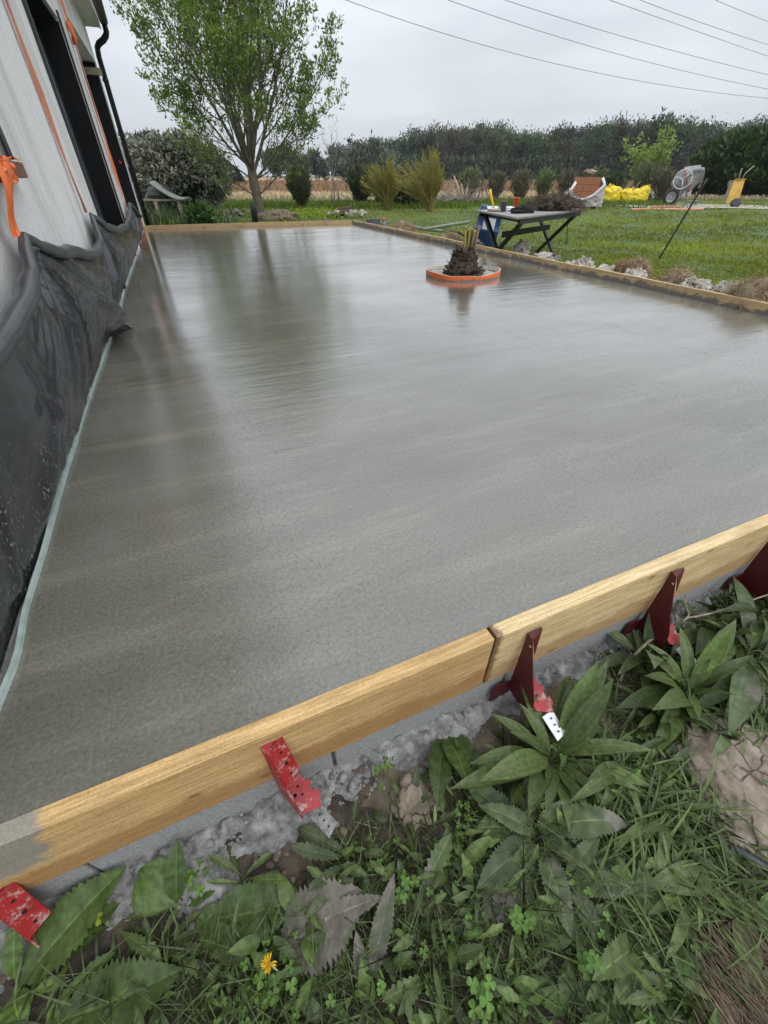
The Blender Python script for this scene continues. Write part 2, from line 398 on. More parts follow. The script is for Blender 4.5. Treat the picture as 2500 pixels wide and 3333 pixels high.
tag(build('concrete_slab', m, t.m, origin=(0,0,0)), 'freshly poured wet grey concrete terrace slab', kind='structure')
m = MB()
def soilf(u,v):
    s=-1.3+5.4*u; t_=.44-(v**1.3)*1.6; p=w(s,t_,0); h=.014*fbm((s*7,t_*7,1),4)+.006*fbm((s*38,t_*38,4),3)
    return Vector((p.x,p.y,GZ+.004+h-(.03 if v>.97 or u<.01 or u>.99 else 0)))
grid(m, soilf, 620, 150)
tag(build('soil', m, simple('shade-dark soil',(0.085,0.066,0.047),(0.026,0.020,0.015),26,.95,1.0,110,.008,detail=8), origin=(0,0,0)), kind='structure')  # soil colour darkened to carry the shade between the weed leaves
# ------------------------------------------------------------------ form boards
# trowel arcs
PINE1, PINE2 = (0.62,0.42,0.20), (0.44,0.27,0.11)
def smear_left(t, col):
    v = t.map((1,1,1), (0,0,0)); g = t.noise(7, 4)
    X = t.sep(t.map((1,1,1),(0,0,-YAW)))
    a = t.math('ADD', X[0], t.math('MULTIPLY', t.math('SUBTRACT', g, 0.5), 0.1))
    zz = t.math('MULTIPLY', X[2], 0.9)
    a = t.math('ADD', a, t.math('MULTIPLY', t.math('SUBTRACT', t.noise(38, 6, rough=.8), 0.5), 0.09))
    k = t.ramp(t.math('ADD', t.math('SUBTRACT', a, t.math('MULTIPLY', zz, .4)), 1.0), [(0.755, 1.0), (0.775, 0.0)])
    k2 = t.ramp(t.math('ADD', X[2], t.math('MULTIPLY', t.math('SUBTRACT', t.noise(30, 6, rough=.75), .5), .07)), [(0.07, 0.0), (0.095, 1.0)])
    k5 = t.ramp(t.math('ADD', X[2], t.math('MULTIPLY', t.noise(5, 6, rough=.7), -.14)), [(0.0, 1.0), (0.02, 0.0)])
    col = t.mix(col, (0.26,0.12,0.035), t.math('MULTIPLY', k5, .6))
    col = t.mix(col, (0.33,0.33,0.31), t.ramp(t.noise(75, 3, rough=.6), [(0.70, 0.0), (0.73, .8)]))
    return t.mix(col, (0.23,0.23,0.21), t.math('MULTIPLY', t.math('MULTIPLY', k, k2), 0.85))
def stain_joint(t, col):
    X = t.sep(t.map((1,1,1),(0,0,-YAW))); g = t.noise(26, 6, rough=.8)
    k = t.ramp(t.math('ADD', t.math('ADD', X[0], 1.85), t.math('MULTIPLY', t.math('SUBTRACT', g, .5), .05)), [(0.014, 0.85), (0.026, 0.0)])
    col = t.mix(col, (0.09,0.04,0.015), k)
    k2 = t.ramp(t.math('ADD', X[2], t.math('MULTIPLY', t.noise(5, 6, rough=.7), -.12)), [(0.0, 1.0), (-0.03+.05, 0.0)])
    col = t.mix(col, (0.24,0.11,0.035), t.math('MULTIPLY', k2, .5))
    return t.mix(col, (0.33,0.33,0.31), t.ramp(t.noise(75, 3, rough=.6), [(0.70, 0.0), (0.73, .8)]))
def smear_low(h0, h1, scale=3.0):
    def f(t, col):
        z = t.sep()[2]; g = t.noise(scale, 7, rough=.75)
        lim = t.math('ADD', z, t.math('MULTIPLY', t.math('SUBTRACT', g, 0.5), -0.32))
        k = t.ramp(t.math('MULTIPLY', lim, 1.0), [(h0, 1.0), (h1, 0.0)])
        return t.mix(col, (0.13,0.125,0.11), t.math('MULTIPLY', k, 0.92))
    return f
mA = woodmat('sawn pine left', (0.64,0.43,0.19), (0.47,0.29,0.12), 0, -YAW, smear_left)
mB_ = woodmat('sawn pine right', (0.72,0.55,0.30), (0.57,0.41,0.20), 0, -YAW, stain_joint)
mC = woodmat('sawn pine side', (0.55,0.40,0.21), (0.38,0.25,0.12), 1, -YAW, smear_low(0.165, 0.175))
mD = woodmat('sawn pine far', (0.52,0.37,0.19), (0.36,0.23,0.11), 0, -YAW, smear_low(0.12, 0.13))
def board(p0, p1, z0, z1, th, side, mt, label, axisx=True, group='formwork boards around the slab'):
    # p0,p1 in (s,t): the inner face line; side = outward unit sign vector (ds,dt)
    m = MB(); a = [w(p0[0],p0[1]), w(p1[0],p1[1])]; o = DS*side[0]*th+DT*side[1]*th
    n = max(2, int((a[1]-a[0]).length/0.12)); V = []; rs = random.Random(p0[0]*31+p0[1])
    for i in range(n+1):
        p = a[0].lerp(a[1], i/n); j = rs.uniform(-.0018,.0018); k = rs.uniform(-.0015,.0015)
        for q, z in ((p, z0), (p+o, z0+k), (p+o, z1+j), (p, z1+j*.6)): V.append((q.x+k*.5, q.y, z))
    F = [[4*i+q, 4*i+(q+1)%4, 4*i+4+(q+1)%4, 4*i+4+q] for i in range(n) for q in range(4)]+[[0,1,2,3][::-1],[4*n+q for q in range(4)]]
    m.add(V, F)
    return tag(build('formwork_board', m, mt, bevel=0.0025), label, 'board', group)
board((-1.0,0.442),(0.455,0.442),-0.197,0.004,0.036,(0,-1),mA,'nearest yellow pine plank with a grey cement smear on its left end')
board((0.462,0.4425),(4.15,0.4425),-0.197,0.006,0.036,(0,-1),mB_,'pale pine plank along the near edge, right of the dark joint')
jr = [0.41]+[st(gp(x,y,.08))[1] for x,y in ((1863,867),(1375,758))]+[10.62]
lab = ['nearest pine plank on the right edge of the slab, beside the pale rocks','middle pine plank on the right edge, in front of the wooden table','farthest pine plank on the right edge, running to the far corner']
for k in range(3):
    a, b = jr[k]+0.003+(0.035 if k==0 else 0), jr[k+1]-0.003
    board((sright(a)+0.001,a),(sright(b)+0.001,b),-0.14,0.078-0.006*k,0.034,(1,0),mC,lab[k])
sj = st(gp(617,728,.06))[0]
board((-0.36,tfar(-0.36)+.001),(sj-.003,tfar(sj)+.001),-0.14,0.060,0.034,(0,1),mD,'far pine plank left, in front of the strap-leaved plants')
board((sj+.003,tfar(sj)+.001),(3.83,tfar(3.83)+.001),-0.14,0.063,0.034,(0,1),mD,'far pine plank right, in front of the tree foot')
board((-0.37,11.0),(-0.37,11.35),-0.14,0.066,0.03,(-1,0),mD,'short pine offcut at the far left corner of the slab')
# dark joint strip between the two near planks is a real gap; block wall and footing under them
t = NT('concrete block'); 
t.set(Base_Color=t.ramp(t.noise(160,4), [(0.3,(0.20,0.20,0.19)),(0.7,(0.34,0.34,0.33))]), Roughness=0.95, Normal=t.bump(t.noise(220,3),0.8,0.003))
M_block = t.m
bw = thing('block_wall', w(0.6,0.46,-0.43), 'low grey concrete block wall under the near planks', 'wall')
js = [-1.5,-0.455,0.05,0.538,1.04,1.545,2.05,2.55,3.05,3.55,4.05]
for k in range(len(js)-1):
    m = MB(); boxst(m, js[k]+.004, js[k+1]-.004, 0.411, 0.60, -0.43, -0.199); build('concrete_block', m, M_block, bw, bevel=0.004)
m = MB(); boxst(m, -1.49, 4.04, 0.418, 0.595, -0.42, -0.204); build('mortar', m, simple('mortar',(0.10,0.10,0.095),(0.06,0.06,0.055),60,0.95), bw)
t = NT('spilled cement')
cc = t.ramp(t.noise(30,6,rough=.7), [(0.32,(0.11,0.105,0.10)),(0.5,(0.34,0.335,0.325)),(0.68,(0.56,0.55,0.54))])
cc = t.mix(cc, (0.10,0.09,0.075), t.ramp(t.noise(6,5), [(0.55,0.0),(0.68,0.7)]))
t.set(Base_Color=cc, Roughness=0.85, Normal=t.bump(t.noise(95,7,rough=.75),1.0,0.012)); M_cement = t.m
m = MB()
def ff(u, v):
    s = -1.2+u*5.2; edge = 0.29+0.05*fbm((s*2.2,1,1),3)-(0.11*math.exp(-((s+.22)/.2)**2))
    tt = 0.43+(edge-0.43)*v
    h = -0.292-0.075*v**1.5-.014*max(0,1-v/.12)+0.028*fbm((s*9,tt*9,2),5)+.007*fbm((s*50,tt*50,2),3)
    d = mn.voronoi(Vector((s*24,tt*24,0)))[0]; h += 0.022*(min(d[1]-d[0],.6)-.2)*(1-v*.3)
    d = mn.voronoi(Vector((s*60,tt*60,3)))[0]; h += 0.010*(min(d[1]-d[0],.6)-.2)
    return w(s, tt, h-(0.05 if v>0.97 else 0))
grid(m, ff, 900, 36)
tag(build('cement_footing', m, M_cement, origin=(0,0,0)), 'lumpy light grey spilled cement at the foot of the near plank', kind='structure')
m = MB(); rs = random.Random(3)
for k in range(620):
    s = rs.uniform(-0.8, 1.6) if k > 70 else rs.gauss(0.0, 0.12); tt = rs.uniform(0.24, 0.405); r = rs.uniform(.004,.010) if k < 110 else rs.uniform(.0015,.0045)
    blob(m, w(s,tt,-0.29-(0.43-tt)*.35), (r*1.3,r,r*.8), k, .15, 2, 1.2, rs.uniform(0,3), col=[rs.uniform(.6,1.2)]*3)
tag(build('pebbles', m, simple('pebble',(0.27,0.26,0.24),(0.18,0.17,0.15),50,0.7,tone=True), origin=(0,0,0)), 'grey pebbles scattered over the cement spill', 'pebbles', kind='stuff')
# ------------------------------------------------------------------ house
t = NT('white render')
c = t.ramp(t.noise(140,3), [(0.35,(0.58,0.57,0.55)),(0.65,(0.80,0.795,0.775))])
v = t.map((1,1,1),(0,0,-YAW)); q = t.n('ShaderNodeMapping'); q.inputs['Scale'].default_value=(1,1.5,0.25); t.l(v,q.inputs['Vector'])
c = t.mix(c, (0.44,0.42,0.385), t.ramp(t.noise(2.2,6,q.outputs[0],.6), [(0.48,0.0),(0.68,0.8)]))
t.set(Base_Color=c, Roughness=0.9, Normal=t.bump(t.noise(190,4),0.7,0.003)); M_render = t.m
M_dark = simple('anthracite metal',(0.028,0.032,0.040),(0.020,0.023,0.028),3,0.35)
M_black = simple('black cladding',(0.006,0.0065,0.008),(0.003,0.0035,0.005),4,0.45,spec=.25)
M_soffit = simple('white lacquered soffit',(0.60,0.60,0.57),(0.52,0.52,0.49),3,0.5)
M_zinc = simple('dark zinc',(0.030,0.028,0.027),(0.018,0.017,0.017),6,0.4)
M_glass = simple('dark glass',(0.012,0.014,0.017),(0.010,0.012,0.014),2,0.08)
M_brick = simple('terracotta brick',(0.42,0.17,0.085),(0.32,0.12,0.06),12,0.85,0.3,80)
H0 = thing('house', wl(-3,5,GZ), 'white rendered house with dark deep-set openings and black downpipe', 'house')
m = MB()
ZT = 2.75; D = -0.30
def wb(t0,t1,z0,z1,o0=D,o1=0.0): boxwl(m,o0,o1,t0,t1,z0,z1)
wb(0.46,1.5,GZ,ZT); wb(1.5,2.78,GZ,0.86); wb(1.5,2.78,2.15,ZT); wb(2.78,4.93,GZ,ZT)
wb(4.93,7.05,2.045,ZT); wb(4.93,7.05,GZ,0.02); wb(7.05,8.28,GZ,ZT); wb(8.28,11.14,2.29,ZT); wb(8.28,11.14,GZ,-0.02); wb(11.14,11.32,GZ,ZT)
boxwl(m,-6.0,D,11.02,11.32,GZ,ZT); boxwl(m,-6.0,D,0.46,0.66,GZ,ZT); boxwl(m,-6.2,-6.0,0.46,11.32,GZ,ZT)
build('wall', m, M_render, H0)
def opening(nm, t0, t1, z0, z1, recess, lintel):
    m = MB(); boxwl(m,-recess-.06,-recess,t0+.07,t1-.07,z0+.05,z1-.07); p = build('door_pane' if nm=='patio_door' else 'window_pane', m, M_glass, H0)
    m = MB(); f = .07
    boxwl(m,-recess-.07,-recess+.012,t0,t0+f,z0,z1); boxwl(m,-recess-.07,-recess+.012,t1-f,t1,z0,z1)
    boxwl(m,-recess-.07,-recess+.012,t0+f,t1-f,z1-f,z1); boxwl(m,-recess-.07,-recess+.012,t0+f,t1-f,z0,z0+.05)
    build('door_frame' if nm=='patio_door' else 'window_frame', m, M_dark, H0)
opening('patio_door',4.93,7.05,0.02,2.045,0.21,0)
opening('window',1.5,2.78,0.86,2.15,0.16,0)
m = MB(); boxwl(m,-0.209,-0.004,7.02,7.049,0.03,2.02); boxwl(m,-0.20,-0.012,4.95,6.9,2.0,2.043); build('door_reveal', m, M_black, H0)
m = MB(); boxwl(m,-0.03,0.022,4.87,4.93,0.02,2.1); build('shutter_guide', m, M_dark, H0)
m = MB(); boxwl(m,-0.02,0.016,7.055,7.13,0.02,2.1); build('shutter_guide', m, M_dark, H0)
m = MB(); boxwl(m,-0.299,-0.012,11.09,11.137,0.26,2.28); build('black_cladding', m, M_black, H0)
m = MB()
for k in range(9): 
    o=-0.27+k*.028; boxwl(m,o,o+.019,11.075,11.12,0.02,0.255)
boxwl(m,-0.28,-0.015,11.085,11.135,0.0,0.258); build('terracotta_brick', m, M_brick, H0)
opening('window2',8.30,11.02,0.0,2.28,0.26,0)
m = MB(); boxwl(m,-0.15,0.0,1.5,2.775,0.862,0.89); boxwl(m,0.002,0.055,1.45,2.70,0.822,0.875)
build('window_sill', m, simple('brown sill',(0.20,0.085,0.055),(0.14,0.06,0.04),10,0.4), H0, bevel=0.006)
m = MB(); boxwl(m,0.001,0.012,2.74,2.80,0.89,2.15); build('window_jamb', m, M_dark, H0)
# roof: soffit, fascia, gutter, downpipe
te = 11.5
m = MB(); boxwl(m,-0.31,0.20,0.2,te,2.751,2.79); build('soffit', m, M_soffit, H0)
m = MB(); boxwl(m,0.201,0.22,0.2,te,2.735,2.93); build('fascia', m, M_soffit, H0)
m = MB()
P = [wl(-3.1,0.1,4.0),wl(-3.1,te+.05,4.0),wl(0.24,te+.05,2.94),wl(0.24,0.1,2.94)]
prism(m, P, (0,0,0.10)); P = [wl(-3.1,0.1,4.0),wl(-3.1,te+.05,4.0),wl(-6.4,te+.05,2.94),wl(-6.4,0.1,2.94)]
prism(m, P, (0,0,0.10)); P=[wl(-6.2,11.31,2.752),wl(0.19,11.31,2.795),wl(-3.1,11.31,3.98)]; prism(m,P,DT*-0.1)
build('roof', m, M_zinc, H0)
m = MB(); prof = [(0.065*math.cos(a), 0.065*math.sin(a)) for a in np.linspace(math.pi, 2*math.pi, 9)]+[(0.058,0.0)]+[(0.058*math.cos(a), 0.058*math.sin(a)) for a in np.linspace(2*math.pi, math.pi, 9)]
pts = [wl(0.288+x,te+.02,2.84+z) for x,z in prof]; prism(m, pts, DT*-11.3); build('gutter', m, M_zinc, H0)
m = MB(); r_ = 0.042
tube(m, [wl(0.29,te-.1,2.79),wl(0.29,te-.1,2.70),wl(0.27,te-.1,2.655),wl(0.21,te-.1,2.60),wl(0.12,te-.1,2.55),wl(0.08,te-.1,2.50),wl(0.065,te-.1,2.40),wl(0.06,te-.1,1.2),wl(0.06,te-.1,GZ)], r_, 12)
for z in (2.1,1.1,0.3): tube(m, [wl(0.06,te-.1,z),wl(0.06,te-.1,z+.04)], r_+.006, 12)
build('downpipe', m, M_black, H0)
m = MB(); tp=11.0; beam(m, wl(-0.22,tp,2.17), wl(0.06,tp,2.17), 0.07, 0.085)
tag(build('timber_prop', m, woodmat('old wood',(0.42,0.37,0.27),(0.28,0.24,0.17),0,-YAW,knots=False), bevel=.003), 'weathered timber batten sticking out under the lintel by the downpipe', 'batten')
m = MB(); tube(m,[wl(-.09,11.085,1.02),wl(-.09,11.06,1.02)],[.028,.02],12)
build('red_cap', m, simple('red plastic',(0.45,0.02,0.04)), H0)
# straps
M_or = simple('orange webbing',(0.80,0.17,0.03),(0.62,0.11,0.02),30,0.55,0.3,120)
M_or2 = simple('faded orange webbing',(0.55,0.20,0.11),(0.45,0.16,0.09),30,0.7)
def strap(nm, pts, wd, mt, label, off=(0,1)):
    m = MB(); n = len(pts); V = []
    for i,(o,tt,z) in enumerate(pts):
        p = wl(o,tt,z); wdi = wd[i] if hasattr(wd,'__len__') else wd
        tw = 0.012*math.sin(i*1.3)
        for k in (-1,1):
            V.append(tuple(p+DT*wdi/2*k+DS*tw*k)); 
        for k in (1,-1): V.append(tuple(p+DT*wdi/2*k+DS*(tw*k-0.003)))
    F = [[4*i+q,4*i+(q+1)%4,4*i+4+(q+1)%4,4*i+4+q] for i in range(n-1) for q in range(4)]+[[3,2,1,0],[4*n-4,4*n-3,4*n-2,4*n-1]]
    m.add(V,F,smooth=False); return tag(build(nm, m, mt), label, 'strap', 'orange straps on the house wall')
strap('strap',[(0.02,4.12,2.9-i*0.28) for i in range(8)]+[(0.03,4.12,0.63)],[.055]*3+[.045]*3+[.03]*3,M_or2,'faded orange strap hanging flat down the white wall to the sheet')
strap('strap',[(0.03,7.75-.04*i/7,2.72-i*0.3) for i in range(8)]+[(0.03,7.75,0.50)],[.05,.09,.06,.09,.12,.13,.10,.06,.03],M_or,'bright orange strap running down the narrow white pier between the dark openings')
m = MB()
for q in range(3): tube(m, [wl(0.035+0.012*math.sin(q+i*.7), 7.72+.045*math.cos(i*math.pi/9+q*.15)+.015*q, 2.06+.075*math.sin(i*math.pi/9)) for i in range(19)], 0.016, 8)
tag(build('strap_roll', m, M_or), 'bundle of orange strap tied under the eaves above the narrow pier', 'strap')
# tape on the sill and hanging strap
m = MB()
grid(m, lambda u,v: wl(0.060+.012*fbm((u*5,v*4,7),3)*2+.010*math.sin(v*3.1), 2.2+.26*u, 0.885-0.075*v+.01*fbm((u*4,v*4,2),2)), 16, 10)
grid(m, lambda u,v: wl(0.063-.075*v, 2.2+.46*u+.01*v, 0.884+.010*fbm((u*6,v*6,4),3)), 16, 8)
tp_ = thing('orange_tape', wl(0.05,2.5,.6), 'orange tape wrapped round the brown window sill and hanging to the sheet', 'tape')
build('tape_wrap', m, M_or, tp_)
for k,(t0,dx) in enumerate(((2.26,0.0),(2.34,.0))):
    m = MB(); grid(m, lambda u,v: wl(0.065-.01*u+.012*math.sin(5*u+k)+.010*math.sin(v*3), t0+(v-.5)*(.06+.02*math.sin(u*4+k))-.10*u-k*.06*u, 0.87-0.21*u), 18, 5)
    build('tape_tail', m, M_or, tp_)
# ------------------------------------------------------------------ plastic sheet
t = NT('black plastic sheet')
c = t.ramp(t.noise(5,5), [(0.3,(0.012,0.013,0.015)),(0.7,(0.026,0.028,0.031))])
sp = t.ramp(t.noise(120,4,t.map((1,1,.45)),rough=.75), [(0.605,0.0),(0.64,1.0)]); zz = t.sep()[2]
spm = t.ramp(t.math('ADD', zz, t.math('MULTIPLY', t.noise(2.3,4), 0.45)), [(0.34,1.0),(0.58,0.05)])
c = t.mix(c, (0.38,0.38,0.36), t.math('MULTIPLY', t.math('MULTIPLY', sp, spm), 0.8))
c = t.mix(c, (0.10,0.10,0.095), t.ramp(t.noise(3.1,7,rough=.75), [(0.55,0.0),(0.8,0.35)]))
t.set(Base_Color=c, Roughness=t.ramp(t.noise(6,4), [(0.3,0.16),(0.7,0.36)]), Normal=t.bump(t.ramp(t.math('ABSOLUTE', t.math('SUBTRACT', t.noise(2.6,3,t.map((1,1,.6)),.45,.6), 0.5)), [(0.0,1.0),(0.02,0.0)]),0.35,0.008,t.bump(t.noise(34,5,t.map((1,1,.5)),.6,1.5),0.03,0.002,t.bump(t.noise(3,2,t.map((1,1,.4)),.4,.5),0.12,0.02)))); M_sheet = t.m
# top edge: (t, z, off)
TOP = [(0.30,0.62,0.06),(0.9,0.52,0.07),(1.2,0.49,0.08),(1.5,0.50,0.085),(1.8,0.54,0.08),(1.98,0.575,0.07),(2.1,0.62,0.055),(2.2,0.655,0.045),(2.33,0.615,0.05),(2.52,0.575,0.05),(2.85,0.535,0.05),(3.2,0.485,0.055),(3.6,0.445,0.06),(3.9,0.47,0.06),(4.06,0.58,0.04),(4.14,0.615,0.035),(4.5,0.53,0.05),(5.2,0.44,0.055),(6.1,0.405,0.06),(7.0,0.42,0.06),(7.6,0.47,0.05),(7.95,0.53,0.045),(8.25,0.50,0.05),(8.42,0.34,0.12)]
tt_ = [q[0] for q in TOP]
def topc(t): return np.interp(t, tt_, [q[1] for q in TOP]), np.interp(t, tt_, [q[2] for q in TOP])
ATT = [(2.20,0.65),(4.12,0.61),(8.0,0.52)]
CR=[(2.2,.62,2.72,0,.020,.022),(2.2,.62,1.92,0,.022,.02),(2.2,.62,2.42,.02,.018,.014),(2.2,.62,1.3,.05,.02,.03),(4.12,.6,3.7,.08,.02,.03),(4.12,.6,4.45,0,.022,.03),(4.12,.6,4.1,0,.015,.02),(4.12,.6,5.6,.1,.02,.05),(8,.5,6.3,.1,.022,.07),(8,.5,7.3,0,.02,.05),(2.85,.5,3.35,.2,-.02,.05),(1.1,.45,1.0,0,.015,.02),(1.5,.46,1.62,0,.012,.018)]
def sheetf(u, v):
    t_ = 0.46+7.96*u**1.12
    z1, o1 = topc(t_); so = sleft(t_)-walls(t_)-0.006
    bul = 0.10*min(1,max(0.25,(t_-.8)/1.4))
    z = z1*(1-v)-0.0*v
    off = o1*(1-v)+so*v
    # sag outward then tuck in
    off += bul*math.sin(math.pi*min(1,v*1.02))**1.2*0.55*(z1/0.5)
    d = 0
    for (ta, za) in ATT:
        dx, dz = (t_-ta), (z-za); r = math.hypot(dx, dz)+.05; th = math.atan2(dz, dx)
        k = math.exp(-r*0.9)
        k2_=abs(mn.noise(Vector((th*3.2, r*.45, ta)))); k3_=abs(mn.noise(Vector((th*8, r*.7, ta+5)))); d += (0.085*k*(.35-k2_)+0.030*k*(.3-k3_))*min(1,r*3)
    d += 0.012*fbm((t_*2.6, z*4.0, 9), 4)
    # strong tension ridge running down to the bundle at the slab edge
    q0 = Vector((2.25,0.60)); q1 = Vector((3.38,0.05)); pq_ = Vector((t_,z)); e = (q1-q0); h = max(0,min(1,(pq_-q0).dot(e)/e.dot(e)))
    dd = (pq_-(q0+e*h)).length; d += (0.03+0.11*h**2)*math.exp(-(dd/(.05+.03*h))**2)
    for (a0,b0,a1,b1,am,wd_) in CR:
        ex,ez=a1-a0,b1-b0; hh=max(0,min(1,((t_-a0)*ex+(z-b0)*ez)/(ex*ex+ez*ez))); dd2=math.hypot(t_-a0-ex*hh,z-b0-ez*hh); d+=am*math.exp(-(dd2/(wd_*(.5+hh)))**2)
    off += d*math.sin(math.pi*min(1,v+.03)*.97)**.6
    off = max(off, 0.012) if v < .9 else off
    return wl(off, t_, max(z,-.01))
m = MB(); grid(m, sheetf, 420, 70)
TS = build('plastic_sheet', m, M_sheet); tag(TS, 'black plastic sheet hung in swags along the house wall down to the slab', 'plastic sheet')
m = MB(); rl = []; rr = []
for k in range(260):
    t_ = 0.46+7.94*k/259; z1,o1 = topc(t_); rl.append(wl(o1+.018, t_, z1+.004*math.sin(t_*9)))
    dist_ = min(abs(t_-a[0]) for a in ATT); rr.append((0.027 if t_>2.2 else .031)*(0.55+0.45*min(1,dist_*3.0))*(1+.12*mn.noise(Vector((t_*4,0,0)))))
tube(m, rl, rr, 16)
V = m.v[0]
for i in range(len(V)):
    V[i] += 0.007*np.array(tuple(mn.noise_vector(Vector(V[i])*9)))+0.0012*np.array(tuple(mn.noise_vector(Vector(V[i])*30)))
build('rolled_edge', m, simple('grey plastic roll',(0.050,0.054,0.060),(0.030,0.033,0.037),9,0.34,0.35,30,0.006), TS)
# foam strip along the wall
m = MB(); V=[]; n=200
for k in range(n+1):
    t_ = 0.46+8.6*k/n; wv = 0.006*math.sin(t_*2.1)+.004*fbm((t_*3,0,0),2)+(.012*math.exp(-((t_-.78)/.1)**2)); s = sleft(t_)+.004+wv; z=.016+.004*math.sin(t_*5)-(.012 if t_>6.5 else 0)
    for ds_,zz_ in ((-.004,-.02),(.005,-.02),(.005,z),(-.004,z)): V.append(tuple(w(s+ds_,t_,zz_)))
F=[[4*i+q,4*i+(q+1)%4,4*i+4+(q+1)%4,4*i+4+q] for i in range(n) for q in range(4)]+[[3,2,1,0],[4*n,4*n+1,4*n+2,4*n+3]]
m.add(V,F,smooth=False)
tag(build('foam_strip', m, simple('pale green foam',(0.42,0.50,0.45),(0.28,0.34,0.31),24,0.8,0.3,90)), 'pale green foam expansion strip between the black sheet and the slab', 'foam strip')
# bundle at the slab edge
cb = gp(398,1078,0.0); a = thing('plastic_offcut', cb, 'crumpled black mesh offcut poking from the sheet onto the slab edge', 'offcut')
m = MB(); blob(m, cb+Vector((-.02,0,.03)), (.075,.05,.038), 5, .35, 4, 2.5, YAW, ridg=.25); build('crumpled_end', m, simple('cement-stained plastic',(0.06,0.06,0.058),(0.02,0.02,0.02),30,0.6,0.8,60), a)
m = MB()
for k in range(9): tube(m,[cb+Vector((-.01+.008*k,-.03,.02+.004*k)),cb+Vector((.05+.003*k,-.01+.004*k,.045)),cb+Vector((.075,.01+.003*k,.02))],.0025,5)
build('frayed_strands', m, simple('grey strand',(0.20,0.20,0.19)), a)
# ------------------------------------------------------------------ helpers for placing
def proj(p):
    x, y, z = p[0], p[1], p[2]-CAM_H
    dep = y*CP-z*SP; up = y*SP+z*CP
    return CX+F_PX*x/dep, CY-F_PX*up/dep, dep
def on_s(s, px, z=0.0):
    a, b = -0.5, 40.0
    for _ in range(50):
        c = (a+b)/2
        if proj(w(s,c,z))[0] > px: a = c
        else: b = c
    return w(s, c, z)
# ------------------------------------------------------------------ red form brackets
t = NT('red painted steel')
rc = t.ramp(t.noise(20,4), [(0.3,(0.24,0.012,0.014)),(0.7,(0.36,0.018,0.020))])
t.set(Base_Color=t.mix(rc,(0.36,0.30,0.26),t.ramp(t.noise(34,8,rough=.8),[(0.53,0.0),(0.60,0.8)])), Roughness=0.5, Normal=t.bump(t.noise(90,4),0.2,0.001))
M_redw = t.m
M_redd = simple('dark red painted steel',(0.085,0.008,0.010),(0.060,0.005,0.007),30,0.4,0.1,60)
M_hole = simple('hole black',(0.004,0.004,0.004)); M_galv = simple('galvanised steel',(0.62,0.63,0.64),(0.52,0.53,0.54),30,0.4,metal=0.2)
def bracket(loc, yaw, mt, label, full=True):
    T = thing('formwork_bracket', loc, label, 'bracket', 'red steel brackets bracing the near planks')
    M = rotz(yaw); O = Vector(loc)
    def X(x,y,z): return O+M @ Vector((x,-y,z))       # x along board, y outward, z up
    m = MB()
    prism(m,[X(0,0,.0),X(0,.016,-.004),X(0,.034,-.055),X(0,.062,-.13),X(0,.085,-.185),X(0,.095,-.25),X(0,.03,-.262),X(0,0,-.255)], (X(.0035,0,0)-O))
    build('side_plate', m, mt, T, bevel=.0008)
    m = MB(); prism(m,[X(.003,.016,-.004),X(.046,.014,.002),X(.046,.053,-.108),X(.003,.058,-.118)] if full else [X(.003,.016,-.004),X(.036,.006,.004),X(.003,.034,-.045)], X(0,.003,.0005)-O)
    prism(m,[X(.003,.001,-.002),X(.042,.001,.003),X(.042 if full else .034,.010,.002),X(.003,.016,-.004)], X(0,0,-.003)-O)
    fl = build('sloped_flange', m, mt, T, bevel=.0008)
    m = MB()
    for (x,y,z,r) in (((.028,.0255,-.03,.0030),(.027,.039,-.062,.0040),(.026,.0505,-.094,.0028)) if full else ((-.0006,.020,-.03,.003),)): 
        m = MB(); nn = (X(0,.95,.33) if full else X(-1,0,0))-O; disc(m, X(x,y+(.0035 if full else 0),z+(.0012 if full else 0)), r, nn, th=.0007)
        build('hole', m, M_hole if full else M_galv, fl)
    m = MB()
    prism(m,[X(.004,.03,-.19),X(.05,.03,-.19),X(.05,.052,-.196),X(.058,.052,-.196),X(.058,.066,-.199),X(.05,.066,-.199),X(.05,.082,-.203),X(.06,.082,-.203),X(.06,.10,-.208),X(.05,.104,-.209),X(.045,.118,-.213),X(.004,.10,-.208)], (0,0,-.003))
    ft = build('foot_plate', m, M_redw, T, bevel=.0008)
    m = MB()
    for (x,y,z,r) in ((.03,.05,-.195,.0028),(.028,.07,-.2,.003),(.014,.06,-.198,.004)):
        m = MB(); disc(m, X(x,y,z+.0006), r, (0,0,1), th=.0007); build('hole', m, M_hole, ft)
    if not full:
        m = MB(); prism(m,[X(-.06,.004,-.205),X(0,.004,-.205),X(0,.004,-.30),X(-.035,.004,-.31),X(-.065,.004,-.27)], X(0,.003,0)-O)
    build('back_plate', m, mt, T)
    m = MB(); prism(m,[X(.012,.115,-.216),X(.046,.112,-.214),X(.05,.165,-.232),X(.018,.172,-.236)], (0,0,-.002))
    tb = build('fixing_tab', m, M_galv if not full else M_cement, T)
    for y_ in (.127,.142,.157):
        m = MB(); disc(m, X(.031,y_,-.2135-.0035-(y_-.115)*.33+.0045), .0024, (0,-.1,1), th=.0007); build('hole', m, M_hole, tb)
    return T
